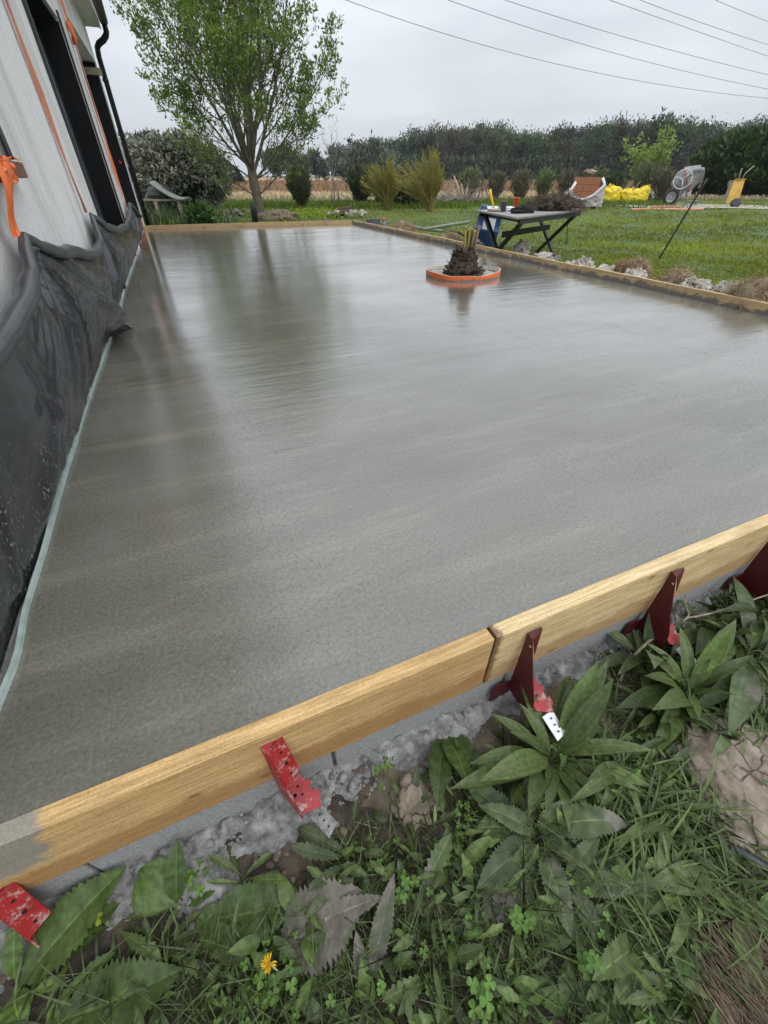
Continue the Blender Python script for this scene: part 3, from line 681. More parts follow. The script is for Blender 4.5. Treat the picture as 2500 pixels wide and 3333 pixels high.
bpos = [(w(-0.085,0.4035,-0.028), YAW+R(24), M_redw, 'scuffed bright red bracket with three holes in its sloped flange, middle of the left plank'),
        (w(0.553,0.4035,-0.022), YAW+R(0), M_redd, 'dark red bracket just right of the plank joint, white tab at its foot'),
        (w(1.045,0.4035,-0.020), YAW-R(4), M_redd, 'dark red bracket behind the bare twig, right part of the near plank'),
        (w(1.53,0.4035,-0.03), YAW-R(4), M_redd, 'dark red bracket cut off by the right picture edge'),
        (w(-0.585,0.4035,-0.14), YAW+R(24), M_redw, 'paint-chipped red bracket in the lower left corner under the cement smear')]
for k,b_ in enumerate(bpos):
    q_ = bracket(*b_, full=k in (0,4))
    if k == 0: q_.scale = (.9,.9,.9)
# ------------------------------------------------------------------ palm stump and its ring
pc = Vector((0.84,5.06,0)) 
m = MB(); n=72
def rr_(a): return 0.375*(1+.035*math.sin(2*a+.6)+.03*math.sin(3*a+1)+.02*math.sin(5*a))
P=[]
for k in range(n):
    a=2*math.pi*k/n; r=rr_(a); h=.052+.006*math.sin(a*2+1)+.003*math.sin(7*a)
    for rad,z in ((r+.004,-.03),(r+.004,h),(r-.004,h+.001),(r-.004,-.03)): P.append((pc.x+rad*1.02*math.cos(a),pc.y+rad*.98*math.sin(a),z))
F=[[4*k+q,4*((k+1)%n)+q,4*((k+1)%n)+(q+1)%4,4*k+(q+1)%4] for k in range(n) for q in range(3)]
m.add(P,F,smooth=False)
t = NT('orange pvc ring'); z=t.sep()[2]; g=t.noise(11,6,rough=.8)
k=t.ramp(t.math('ADD',z,t.math('MULTIPLY',t.math('SUBTRACT',g,.5),-.12)),[(0.012+.03,1.0),(0.018+.03,0.0)])
geo=t.n('ShaderNodeNewGeometry'); ps=t.n('ShaderNodeVectorMath',operation='NORMALIZE')
at_=t.attr()
col=t.mix((0.78,0.15,0.03),(0.62,0.58,0.48),at_)
t.set(Base_Color=t.mix(col,(0.16,0.155,0.14),t.math('MULTIPLY',k,0.95)), Roughness=0.45); M_ring=t.m
C=np.zeros((len(P),3)); 
for i in range(len(P)):
    if i%4>=2: C[i]=1
m.c[-1]=C
tag(build('planter_ring', m, M_ring), 'orange plastic ring with cement-smeared rim set in the wet slab round the stump', 'ring')
m = MB(); 
def fill(u,v): 
    a=2*math.pi*u; r=rr_(a)*.985*v; return pc+Vector((r*math.cos(a),r*math.sin(a),.014+.012*fbm((r*9*math.cos(a),r*9*math.sin(a),3),3)))
grid(m, fill, 60, 14); tag(build('ring_mortar', m, simple('pale mortar',(0.36,0.34,0.29),(0.25,0.23,0.20),9,0.9,0.6,60)), 'rough pale mortar inside the orange ring', 'mortar')
ST_ = thing('palm_stump', pc, 'cut palm stump with dark shaggy leaf bases and yellow-green stub on top', 'palm stump')
m = MB(); lathe(m, [(0.0,0),(.17,0),(.165,.06),(.15,.12),(.115,.17),(.075,.215),(.05,.26),(0,.27)], pc, n=24); 
M_bark = simple('palm bark',(0.095,0.065,0.045),(0.026,0.018,0.013),30,0.85,0.9,50,tone=True)
build('trunk', m, M_bark, ST_)
m = MB(); rs = random.Random(11)
for k in range(150):
    h = rs.uniform(0,1)**.9*.225; a = k*2.399+rs.uniform(-.3,.3); r0 = np.interp(h,[0,.06,.12,.18,.24],[.155,.145,.13,.105,.07])
    rd = Vector((math.cos(a),math.sin(a),0)); tg = Vector((-math.sin(a),math.cos(a),0)); b0 = pc+rd*(r0-.02)+Vector((0,0,h))
    ln = rs.uniform(.04,.07); out = rs.uniform(.15,.65); d = (rd*out+UP*rs.uniform(.7,1)+tg*rs.uniform(-.35,.35)).normalized(); wd = rs.uniform(.014,.030)
    tip = b0+d*ln; th = rd.cross(tg).cross(tg)*0+rd*.012
    q = [b0-tg*wd*1.2,b0+tg*wd*1.2,tip+tg*wd*rs.uniform(.7,1.2)+UP*rs.uniform(-.014,.014),tip-tg*wd*rs.uniform(.7,1.2)+UP*rs.uniform(-.012,.012)]
    c_ = rs.uniform(.5,1.9); prism(m, q, th, col=(c_,c_*.95,c_*.9))
for k in range(24):      # bottom skirt, bigger
    a = k*2.399; rd = Vector((math.cos(a),math.sin(a),0)); tg = Vector((-math.sin(a),math.cos(a),0)); b0=pc+rd*.13+UP*.012
    tip=b0+rd*rs.uniform(.06,.11)+UP*rs.uniform(.0,.07); c_=rs.uniform(.5,1.5); prism(m,[b0-tg*.04,b0+tg*.04,tip+tg*.03,tip-tg*.025],UP*.012,col=(c_,c_,c_))
build('leaf_base', m, M_bark, ST_)
m = MB()
for k in range(14):      # cut petioles on the top
    a=k*2.399; r=.010+.0035*k; b0=pc+Vector((.035+r*.8*math.cos(a),r*math.sin(a),.20)); tip=pc+Vector((.045+r*1.35*math.cos(a),r*1.3*math.sin(a),rs.uniform(.385,.43)))
    g=rs.random(); cl=(0.40,0.34,0.08) if g<.35 else ((0.13,0.11,0.04) if g<.7 else (0.34,0.24,0.12))
    beam(m,b0,tip,.033,.018,col=cl); 
    for q in range(3): tube(m,[tip+Vector((rs.uniform(-.006,.006),rs.uniform(-.004,.004),-.02)),tip+Vector((rs.uniform(-.016,.016),rs.uniform(-.01,.01),rs.uniform(.004,.022)))],[.003,.0012],4,col=(.70,.45,.25))
build('cut_petiole', m, simple('palm petiole',(1,1,1),(0.6,0.6,0.6),60,0.7,tone=True,stretch=(1,1,.1)), ST_)
m = MB()
for k in range(60):
    a=rs.uniform(0,6.28); h=rs.uniform(.02,.32); r0=np.interp(h,[0,.16,.3],[.18,.16,.08]); p=pc+Vector((r0*math.cos(a),r0*math.sin(a),h)); q=p+Vector((math.cos(a)*.03,math.sin(a)*.03,rs.uniform(-.05,.04)))
    tube(m,[p,(p+q)/2+Vector((0,0,.012)),q],[.0018,.0014,.0008],4,col=[rs.uniform(.6,1.3)]*3)
f_=build('fibre', m, simple('palm fibre',(0.30,0.22,0.13),(0.16,0.11,0.07),30,tone=True), ST_); f_['kind']='stuff'
# ------------------------------------------------------------------ drum
dc = Vector((2.10,10.35,GZ)); tl = Matrix.Rotation(R(7),3,'Y')
Dm = thing('barrel', dc, 'blue plastic barrel with a white label behind the wooden table', 'barrel')
m = MB(); lathe(m,[(0,0),(.215,0),(.235,.02),(.24,.26),(.252,.275),(.252,.30),(.24,.315),(.24,.50),(.252,.515),(.252,.535),(.24,.55),(.235,.665),(.22,.69),(.17,.695),(.16,.675),(0,.675)],dc,tl,40)
build('body', m, simple('blue plastic',(0.020,0.065,0.20),(0.014,0.045,0.14),4,0.35), Dm)
m = MB(); a0=R(-128)
def lab_(u,v):
    a=a0+(u)*R(58); p=Vector((.2435*math.cos(a),.2435*math.sin(a),.305+.21*v)); return dc+tl@p
grid(m,lab_,14,3); build('label', m, simple('white paper',(0.66,0.67,0.68),(0.55,0.56,0.57),7,0.7), Dm)
# ------------------------------------------------------------------ table
TBL = thing('wooden_table', gp(1710,835), 'weathered grey folding garden table with black crossed legs on the lawn edge', 'table')
zt = 0.42
TBL['label']='weathered grey folding garden table with black crossed legs beside the right edge plank'
A = gp(1552,684,zt); B = gp(1683,708,zt); Cc = gp(1890,689,zt); Dd = gp(1760,668,zt)
# table top is a parallelogram: A far-left, B near-left; long side direction
long_ = (gp(1900,679,zt)-gp(1683,708,zt)); 
C2 = gp(1903,681,zt); lo_ = (C2-B); Lx = lo_.normalized(); Wy = (A-B); Wd = Wy.length; Wy.normalize()
Ln = lo_.length
M_oldw = woodmat('weathered grey wood',(0.30,0.29,0.27),(0.14,0.135,0.125),0,math.atan2(-Lx.y,Lx.x)*-1*-1,knots=False)
M_blk = simple('black stained wood',(0.022,0.020,0.018),(0.010,0.009,0.009),20,0.6,0.2,60)
m = MB(); ns=9
for k in range(ns):
    a = B+Lx*(Ln*k/ns+.004); 
    P=[a,a+Lx*(Ln/ns-.008),a+Lx*(Ln/ns-.008)+Wy*Wd,a+Wy*Wd]; 
# slats run along the length
slw = Wd/7
for k in range(7):
    a=B+Wy*(slw*k+.004); P=[a,a+Lx*Ln,a+Lx*Ln+Wy*(slw-.008),a+Wy*(slw-.008)]; corners8(m,[p-UP*.024 for p in P]+P, col=[random.uniform(.8,1.15)]*3)
tt = build('table_top', m, M_oldw, TBL, bevel=.003)
m = MB()
for k in (0.12,0.88):
    a=B+Lx*Ln*k-UP*.05; beam(m,a+Wy*.03,a+Wy*(Wd-.03),.05,.05)
for v_ in (.03,Wd-.03): beam(m,B+Wy*v_+Lx*.1-UP*.055,B+Wy*v_+Lx*(Ln-.1)-UP*.055,.03,.05)
build('apron', m, M_blk, TBL)
zf = GZ+.01
for k,inx in ((0.10,1),(0.90,-1)):
    a=B+Lx*Ln*k
    for v_ in (0.08, Wd-.08):
        m = MB(); 
        if (v_<.3): p0=a+Wy*.06-UP*.06; p1=a+Wy*(Wd*.80)
        else: p0=a+Wy*(Wd-.06)-UP*.06; p1=a+Wy*(Wd*.22)
        p1=Vector((p1.x,p1.y,zf)); beam(m,p0,p1,.04,.075,up=tuple(Lx)); build('leg', m, M_blk, TBL, bevel=.002)
m = MB(); zc=.02; beam(m,B+Lx*Ln*.14+Wy*Wd*.5+UP*(-.27),B+Lx*Ln*.86+Wy*Wd*.5+UP*(-.27),.03,.075); build('stretcher', m, M_blk, TBL)
m = MB(); b0=B+Lx*Ln*.12+Wy*Wd*.14; b1=B+Lx*Ln*.88+Wy*Wd*.14; b0.z=b1.z=GZ+.10; beam(m,b0,b1,.035,.06); build('foot_rail', m, M_oldw, TBL)
def tabp(l, v, dz=0): p=B+Lx*Ln*l+Wy*Wd*v; p.z=zt+dz; return p
def tpx(x,y,dz=0): p=gp(x,y,zt); return Vector((p.x,p.y,zt+dz))
# objects on the table
def cup(px,py,h,r,mt,label):
    m=MB(); c=tpx(px,py); lathe(m,[(0,0.002),(r*.78,0.002),(r*.98,h*.92),(r*1.06,h*.93),(r*1.06,h),(r*.95,h),(r*.72,.008),(0,.008)],c,n=24); return tag(build('cup',m,mt),label,'cup')
cup(1637,689,.125,.047,simple('mauve plastic',(0.16,0.12,0.18),(0.12,0.09,0.14)),'dull purple cup standing on the wooden table')
cup(1677,680,.145,.050,simple('orange plastic',(0.80,0.13,0.02),(0.7,0.10,0.02),rough=.35),'bright orange cup standing on the wooden table')
c=tpx(1600,683); T_=thing('trowel',c,'trowel with a yellow handle propped up at the left end of the table','trowel')
m=MB(); tube(m,[c+Vector((.03,0,.03)),c+Vector((-.02,0,.13)),c+Vector((-.045,0,.19)),c+Vector((-.06,0,.25))],[.014,.018,.021,.016],12); build('handle',m,simple('yellow plastic',(0.82,0.60,0.02),(0.75,0.5,0.02),rough=.4),T_)
m=MB(); prism(m,[c+Vector((-.07,-.05,.012)),c+Vector((.10,-.05,.012)),c+Vector((.10,.05,.04)),c+Vector((-.07,.05,.04))],(0,0,.006)); tube(m,[c+Vector((.03,0,.03)),c+Vector((.02,0,.05))],.01); build('blade',m,M_galv,T_)
m=MB(); blob(m,tpx(1613,689,.018),(.12,.045,.022),8,.3,3,1.5,.2); tag(build('stone',m,simple('tan stone',(0.34,0.30,0.20),(0.22,0.19,0.12),14,0.9,0.5)),'flat tan stone lying left of the cups on the table','stone')
m=MB(); blob(m,tpx(1652,686,.022),(.16,.07,.03),4,.45,4,2.2,.1); tag(build('rag',m,simple('white rag',(0.66,0.65,0.66),(0.5,0.5,0.52),10,0.9,0.5,30)),'crumpled white rag between the cups','rag')
m=MB(); blob(m,tpx(1700,694,.03),(.17,.07,.055),9,.35,4,1.8,.15); blob(m,tpx(1682,695,.02),(.09,.05,.025),3,.3,3,2); tag(build('glove',m,simple('black fabric',(0.010,0.010,0.011),(0.006,0.006,0.006),20,0.95)),'crumpled black glove in front of the root heap on the table','glove')
# root heap
M_root=simple('dry roots',(0.16,0.12,0.085),(0.075,0.055,0.04),9,0.95,tone=True)
def tangle(m, c, rad, n, ln, r, seed, flat=.6, up=.25, c0=.5, c1=1.5, nseg=3, sides=3):
    rs=random.Random(seed)
    for k in range(n):
        a=rs.uniform(0,6.283); q=rs.random()**.5; e=rs.random()
        p=Vector((rad[0]*q*math.cos(a),rad[1]*q*math.sin(a),rad[2]*(1-q*q)**.5*(e**.5)))+Vector(c)
        d=Vector((math.cos(a)*q+rs.gauss(0,.7),math.sin(a)*q+rs.gauss(0,.7),rs.gauss(up,.5))).normalized(); P_=[p]; L=ln*rs.uniform(.5,1.3)
        for s_ in range(nseg):
            d=(d+Vector((rs.gauss(0,.35),rs.gauss(0,.35),rs.gauss(-.08,.3)))).normalized(); p=p+d*L/nseg; P_.append(p)
        g=rs.uniform(c0,c1); tube(m,P_,[r*(1-.6*i/nseg) for i in range(nseg+1)],sides,col=(g,g*.96,g*.9),cap=False)
m=MB(); hc=tpx(1802,684); blob(m,hc+UP*.05,(.34,.20,.11),21,.4,4,2.2,math.atan2(Lx.y,Lx.x),col=(.6,.6,.6)); tangle(m,hc,(.44,.26,.20),1500,.12,.0035,5); tangle(m,hc+Lx*.38-Wy*.1+UP*-.12,(.08,.06,.12),160,.10,.003,6)
tag(build('root_heap',m,M_root,),'heap of dry brown grass roots piled on the table','root heap')
# ------------------------------------------------------------------ thin rods
def rod(p0,p1,r,label,mt,nm='iron_rod',cat='rod',bend=0):
    m=MB(); P_=[p0.lerp(p1,k/10)+Vector((bend*math.sin(math.pi*k/10),0,0)) for k in range(11)]; tube(m,P_,r,8); return tag(build(nm,m,mt),label,cat)
M_iron=simple('dark iron',(0.018,0.018,0.018),(0.010,0.010,0.010),9,0.6)
rod(at(2144,842,8.6)-UP*.02,at(2303,580,8.6),.016,'long black bar leaning to the right, stuck in the lawn',M_iron)
rod(at(1847,790,10.6)-UP*.1,at(1850,543,10.6),.009,'upright thin black rod in front of the wrapped bricks',M_iron,bend=.02)
rod(at(2152,625,26),at(2172,572,26),.02,'thin dark stake slanting behind the cement mixer wheel',M_iron,'stake','stake')
# tripod far behind
p=at(1573,640,30); T_=thing('tripod',Vector((p.x,p.y,GZ)),'thin black tripod standing before the brown field','tripod')
top=at(1572,575,30)
for q in (1556,1573,1592):
    m=MB(); f=at(q,645,30); f=Vector((f.x,f.y+(.3 if q==1573 else 0),GZ)); tube(m,[f,top],.022,6); build('leg',m,M_iron,T_)
# ------------------------------------------------------------------ green pipes beside the right edge
M_pipe=simple('grey-green pipe',(0.20,0.24,0.16),(0.13,0.16,0.11),8,0.5)
def poly(px, z, s=None): return [gp(x,y,zz) for (x,y),zz in zip(px, z)]
m=MB(); tube(m,[on_s(4.2,1378,.09),at(1528,722,11.3)],.028,12); tag(build('pipe',m,M_pipe),'straight green-grey pipe resting across the right edge plank','pipe')
m=MB(); tube(m,[gp(1330,733,-.05),gp(1362,742,-.05),gp(1400,748,-.06),gp(1440,752,-.1)],.028,10); tag(build('pipe',m,M_pipe),'bent green conduit lying by the brown earth heap','pipe')
m=MB(); tube(m,[gp(1445,757,-.12),gp(1470,752,-.05),gp(1500,760,-.1),gp(1545,785,-.1),gp(1560,800,-.2)],.018,10); tag(build('hose',m,M_iron),'dark hose curling on the grass left of the barrel','hose')
# ------------------------------------------------------------------ rocks and clods along the right edge
t=NT('pale limestone'); cc=t.ramp(t.noise(9,8,rough=.75),[(0.35,(0.20,0.16,0.11)),(0.5,(0.44,0.40,0.34)),(0.65,(0.62,0.60,0.55))])
cc=t.mix(cc,(0.12,0.095,0.065),t.ramp(t.noise(11,7,rough=.75),[(0.48,0.0),(0.6,.85)])); t.set(Base_Color=cc,Roughness=.95,Normal=t.bump(t.noise(25,6,rough=.7),1,.02)); M_rock=t.m
M_clod=simple('dry earth',(0.26,0.20,0.135),(0.12,0.09,0.06),12,0.95,0.9,40)
M_dry=simple('dry grass',(0.42,0.32,0.21),(0.25,0.18,0.11),6,0.95,tone=True)
def edge_item(x, top, wpx, kind, seed, label, back=.0, s=4.24, dep=1.0):
    c=on_s(s+back,x,.05); d=proj(c)[2]; hw=wpx/2*d/F_PX; base=Vector((c.x,c.y,GZ))
    k=at(x,top,c.y); h=max(.12,k.z-GZ); rad=(hw*.9,min(hw,.24)*dep,h)
    if kind=='rock':
        m=MB(); rs=random.Random(seed)
        for q in range(6): rz_=min(h*.45,hw*.75)*rs.uniform(.7,1.0); blob(m,base+DT*rs.uniform(-.6,.6)*hw+DS*rs.uniform(-.03,.10)+UP*(h*rs.uniform(.8,1.0)-rz_),(hw*rs.uniform(.4,.6),.12*rs.uniform(.8,1.2),rz_),seed+q,.38,5,2.6,YAW+math.pi/2,ridg=.06)
        return tag(build('rock',m,M_rock),label,'rock','pale rocks along the right edge of the slab')
    m=MB(); blob(m,base+UP*h*.42,(hw*.8,rad[1]*.95,h*.5),seed,.2,4,1.7,YAW+math.pi/2,col=(.6,.6,.6))
    tangle(m,base+UP*h*.36,(hw*.92,rad[1]*1.0,h*.62),int(2600+900*hw),.07,.0024,seed,up=.3,c0=.5,c1=1.6)
    return tag(build('turf_clod',m,M_dry),label,'clod','dry turf clods along the right edge of the slab')
m=MB()
def bank(u,v):
    t_=.45+11.2*u; s0=sright(t_)+.036; z=-.10-.02*math.sin(t_*3)+.05*fbm((t_*3,v*2,4),4)-.22*max(0,v-.35)**1.1; return w(s0+.62*v,t_,max(z,GZ-.02))
grid(m,bank,260,14)
tag(build('soil_bank',m,simple('dug soil',(0.23,0.18,0.12),(0.11,0.085,0.06),7,.95,.9,30,.02),origin=(0,0,0)),'low bank of dug soil along the right edge planks',kind='structure')
edge_item(1872,832,120,'rock',1,'pale rubble right behind the right foot of the wooden table')
edge_item(1962,862,90,'rock',61,'small scatter of pale stones between the table foot and the low white rubble')
edge_item(2232,898,80,'rock',67,'pale stones left of the largest white rock')
edge_item(1778,820,80,'rock',71,'greyish rubble under the table, at the plank edge')
edge_item(2070,874,130,'rock',12,'low white rubble in front of the two small turf clods')
edge_item(2310,902,150,'rock',23,'largest white rock, left of the big brown clod at the picture edge')
edge_item(1690,785,80,'rock',34,'grey lump of rubble between the blue barrel and the table legs',back=.55)
edge_item(1545,782,60,'rock',45,'small pale rock left of the blue barrel',back=.25)
edge_item(2072,834,100,'clod',2,'small brown clod behind the white rubble',back=.28)
edge_item(2025,846,60,'clod',7,'grey-green tufted clod left of the small brown one',back=.18)
edge_item(2200,870,140,'clod',3,'brown clod with grass roots between two white rocks',back=.12)
edge_item(2450,895,190,'clod',4,'largest brown clod, at the right picture edge')
def heap(nm,x,y,hpx,wpx,label,seed,mt,Y=None,cat='heap',z=GZ,flat=1):
    c=gp(x,y,z); d=proj(c)[2]; hw=wpx/2*d/F_PX; k=at(x,y-hpx,c.y); h=k.z-z; m=MB()
    blob(m,c+UP*h*.2,(hw,hw*.5*flat,h*.85),seed,.3,4,2.2,ridg=.2); 
    rs=random.Random(seed)
    for q in range(30): blob(m,c+Vector((rs.uniform(-hw,hw),rs.uniform(-.5,.1)*hw*flat,rs.uniform(.0,h*.5))),[rs.uniform(.03,.07)]*3,seed+q,.3,2,2)
    return tag(build(nm,m,mt),label,cat)
edge_item(1310,716,105,'clod',31,'brown earth and root clod nearest the far right corner',back=.15)
edge_item(1465,753,95,'clod',32,'brown earth clod just left of the palm stump top',back=.1)
heap('earth_heap',905,716,32,125,'grey-brown earth heap right of the tree foot',41,M_clod)
# broken tiles / bark pieces
p=gp(1108,708); T_=thing('log_pile',p,'two split dark logs lying on stones at the far edge','logs')
for k,(x0,y0,x1,y1,r) in enumerate(((1076,704,1136,690,.10),(1082,694,1140,676,.075))):
    m=MB(); a=at(x0,y0,p.y+.15*k); b=at(x1,y1,p.y+.15*k); tube(m,[a,a.lerp(b,.5)+UP*.02,b],[r*.8,r,r*.85],9,col=(1,1,1)); 
    build('log',m,simple('dark log',(0.10,0.065,0.05),(0.045,0.03,0.025),12,0.9,0.8,30),T_)
m=MB(); rs=random.Random(3)
for q in range(26): blob(m,p+Vector((rs.uniform(-.5,.95),rs.uniform(-.3,.2),.06+rs.uniform(0,.1))),[rs.uniform(.05,.1)]*3,q,.3,2,2)
build('stone',m,M_rock,T_)
# blue-white debris by the far corner
p=gp(1215,722,-.1); T_=thing('tool_bucket',Vector((p.x,p.y,GZ)),'small dark bucket with a red-tipped tool beside the far right corner','bucket')
M_bl=simple('dark bucket plastic',(0.03,0.035,0.04)); m=MB(); lathe(m,[(0,0),(.13,0),(.17,.28),(.18,.28),(.16,.0)],T_.location,n=20); build('bucket_body',m,M_bl,T_)
m=MB(); lathe(m,[(0,.02),(.08,.02),(.06,.22),(0,.27)],T_.location+Vector((.28,.0,0)),n=14); build('tool_body',m,simple('blue grey plastic',(0.16,0.19,0.22)),T_)
m=MB(); lathe(m,[(0,.24),(.04,.26),(.03,.32),(0,.33)],T_.location+Vector((.27,.0,0)),n=12); build('tool_tip',m,simple('red tip',(0.7,0.10,0.05)),T_)
# ------------------------------------------------------------------ brick pallet
Yp_=23.5; PB=at(1890,672,Yp_); PB.z=GZ; ra=R(-14); Mz=rotz(ra)
PAL=thing('brick_pallet',PB,'pallet of orange hollow bricks half covered with torn white film','pallet')
def pv(x,y,z): return PB+Mz@Vector((x,y,z))
m=MB()
for x in (-.62,0,.62): box(m,pv(x,0,.06),(.1,1.1,.09),Mz)
for y in (-.5,0,.5): box(m,pv(0,y,.12),(1.5,.1,.025),Mz)
build('pallet_base',m,simple('pallet wood',(0.33,0.27,0.19),(0.22,0.18,0.12),9),PAL)
t=NT('hollow brick'); q=t.n('ShaderNodeTexWave',wave_type='BANDS',bands_direction='X'); q.inputs['Scale'].default_value=9; q.inputs['Distortion'].default_value=.3; t.l(t.map((1,1,.01),(0,0,-ra)),q.inputs['Vector'])
t.set(Base_Color=t.ramp(q.outputs['Fac'],[(0.2,(0.27,0.095,0.045)),(0.6,(0.44,0.17,0.085))]),Roughness=.85,Normal=t.bump(q.outputs['Fac'],.5,.01)); M_hb=t.m
m=MB(); rs=random.Random(2)
for lv in range(4):
    for ix in range(5 if lv<2 else 3):
        for iy in range(3 if lv<2 else 3):
            wx=.31 if lv<2 else .33; x0=(ix-2)*wx if lv<2 else (ix-1)*wx+.02; box(m,pv(x0+rs.uniform(-.004,.004),(iy-1)*.36,.26+lv*.245),(wx-.008,.352,.237),Mz)
build('brick',m,M_hb,PAL)
t=NT('white film'); t.set(Base_Color=(0.80,0.80,0.82),Roughness=.3,Normal=t.bump(t.noise(7,5,t.map((1,1,3))),.8,.05)); 
tr=t.n('ShaderNodeBsdfTransparent'); ms=t.n('ShaderNodeMixShader'); t.l(t.ramp(t.noise(3.2,5,t.map((1,1,2)),.65),[(0.36,0.15),(0.62,0.72)]),ms.inputs[0]); t.l(t.b.outputs[0],ms.inputs[1]); t.l(tr.outputs[0],ms.inputs[2]); t.l(ms.outputs[0],t.out.inputs['Surface']); M_film=t.m
m=MB()
def film(u,v):
    # wraps front and right side, upper edge sweeps down in a V on the front
    L_=3.4*u-1.05; 
    if L_<1.62: x=-.80+L_+.0; y=-.575; 
    else: x=.80; y=-.575+(L_-1.62)
    if L_<0: x=-.80; y=-.575-L_
    xx=min(max(L_/1.62,0),1); top=.34+.62*abs(xx-.48)**1.1*1.35 if 0<=L_<=1.62 else 1.0-.25*min(1,abs(L_-1.62))
    z=.10+(top-.10)*v; f=.02*fbm((x*3+y*3,z*5,1),3)+.012*math.sin(z*9+x*7)
    return pv(x*(1-.15*(z>.6)*v)+(f if y>-.5 else 0),y-(f+.012 if y<=-.5 else 0),z)
grid(m,film,90,24); build('film',m,M_film,PAL)
m=MB()
def cord(pts,r=.05):
    tube(m,[pv(*q) for q in pts],r,10)
cord([(-.80,-.60,.30),(-.70,-.61,.55),(-.5,-.6,.95)],[.03,.05,.06]); cord([(-.80,-.61,.58),(-.45,-.62,.40),(-.02,-.63,.34),(.35,-.62,.50),(.70,-.6,.85),(.55,-.5,1.08)],[.02,.05,.05,.05,.07,.06])
build('bunched_film',m,simple('white bunched film',(0.75,0.75,0.78),(0.6,0.6,0.63),7,0.35,.9,14),PAL)
m=MB(); blob(m,pv(.05,-.1,1.28),(.26,.2,.10),3,.4,4,2); jk=tag(build('work_jacket',m,simple('beige jacket',(0.42,0.33,0.25),(0.10,0.05,0.05),3.5,0.9)),'crumpled beige and dark jacket on top of the brick pallet','jacket')
# ------------------------------------------------------------------ yellow bags
t=NT('yellow woven'); t.set(Base_Color=t.ramp(t.noise(3,5),[(0.3,(0.62,0.44,0.01)),(0.7,(0.85,0.66,0.02))]),Roughness=.5,Normal=t.bump(t.noise(6,5),.9,.06)); M_yel=t.m
def bag(x0,x1,y0,y1,Y,seed,label,flap=True):
    a=at(x0,y1,Y); b=at(x1,y1,Y); c=(a+b)/2; c.z=GZ; hw=(b.x-a.x)/2*.92; h=at((x0+x1)/2,y0,Y).z-GZ
    T_=thing('big_bag',c,label,'big bag','yellow builders bags'); V,F=ico(5); V=V.copy(); V=np.sign(V)*np.abs(V)**.6; V/= .93
    o=random.Random(seed).uniform(0,50); out=[]
    for v in V: 
        d=1+.14*mn.noise(Vector(v)*2.1+Vector((o,0,0)))+.06*mn.noise(Vector(v)*5+Vector((o,3,0))); out.append((v[0]*hw*d,v[1]*hw*.75*d,max(0,(v[2]*.5+.5)*h*d*.9)))
    m=MB(); m.add(np.array(out)+np.array(tuple(c)),F,smooth=True); build('sack',m,M_yel,T_)
    if flap:
        rs=random.Random(seed)
        for q in range(4):
            m=MB(); px=rs.uniform(-.8,.8)*hw; grid(m,lambda u,v:c+Vector((px+(u-.5)*.5*hw*(1-.4*v)+.1*hw*mn.noise(Vector((u*3,v*3,q))),-.3*hw+.25*hw*mn.noise(Vector((u*2,v*2,q+4))),h*.78+v*h*.32*(1-abs(u-.4)))),8,6); build('flap',m,M_yel,T_)
    return T_
bag(1955,2012,602,655,27.5,4,'slumped yellow bag next to the brick pallet')
bag(2012,2088,612,655,27.5,9,'full square yellow bag in the middle')
bag(2078,2108,604,640,28.6,14,'torn yellow bag, furthest right, half behind the full one')
for k,(x0,y0,x1,y1) in enumerate(((2035,612,2058,596),(2058,622,2085,590))):
    m=MB(); beam(m,at(x0,y0,27.0),at(x1,y1,27.0),.05,.03); tag(build('scrap_batten',m,simple('scrap batten',(0.30,0.25,0.18),(0.14,0.11,0.08))),['pale scrap batten on top of the square yellow bag','dark scrap batten poking from the square yellow bag'][k],'batten')
p=gp(2118,656); T_=thing('rubbish_heap',p,'dark heap of black and grey scrap right of the yellow bags','rubbish'); rs=random.Random(6)
for k in range(7):
    m=MB(); g=rs.choice([(0.02,0.02,0.02),(0.10,0.12,0.14),(0.25,0.26,0.27),(0.05,0.05,0.06)]); blob(m,p+Vector((rs.uniform(-.35,.45),rs.uniform(-.2,.2),rs.uniform(.08,.3))),(rs.uniform(.1,.22),.12,rs.uniform(.06,.14)),k,.4,3,2,rs.uniform(0,3)); build('scrap',m,simple('scrap',g),T_)
# ------------------------------------------------------------------ terracotta boards on the grass
for k,(x0,x1,y,dz,ln) in enumerate(((2057,2287,681,0,0),(2123,2215,671,.045,0))):
    a=gp(x0,y,GZ+.05+dz); b=gp(x1,y,GZ+.05+dz); m=MB(); P=[a,b,b+Vector((.55,.8,0)) if k==0 else b+Vector((.3,.4,0)),a+Vector((.35,.8,0)) if k==0 else a+Vector((.2,.4,0))]
    corners8(m,[q-UP*.04 for q in P]+P); tag(build('terracotta_board',m,simple('terracotta board',(0.52,0.22,0.14),(0.42,0.17,0.10),3,.7)),['long salmon-coloured panel lying flat on the lawn','shorter orange panel on top of the long salmon one'][k],'panel')
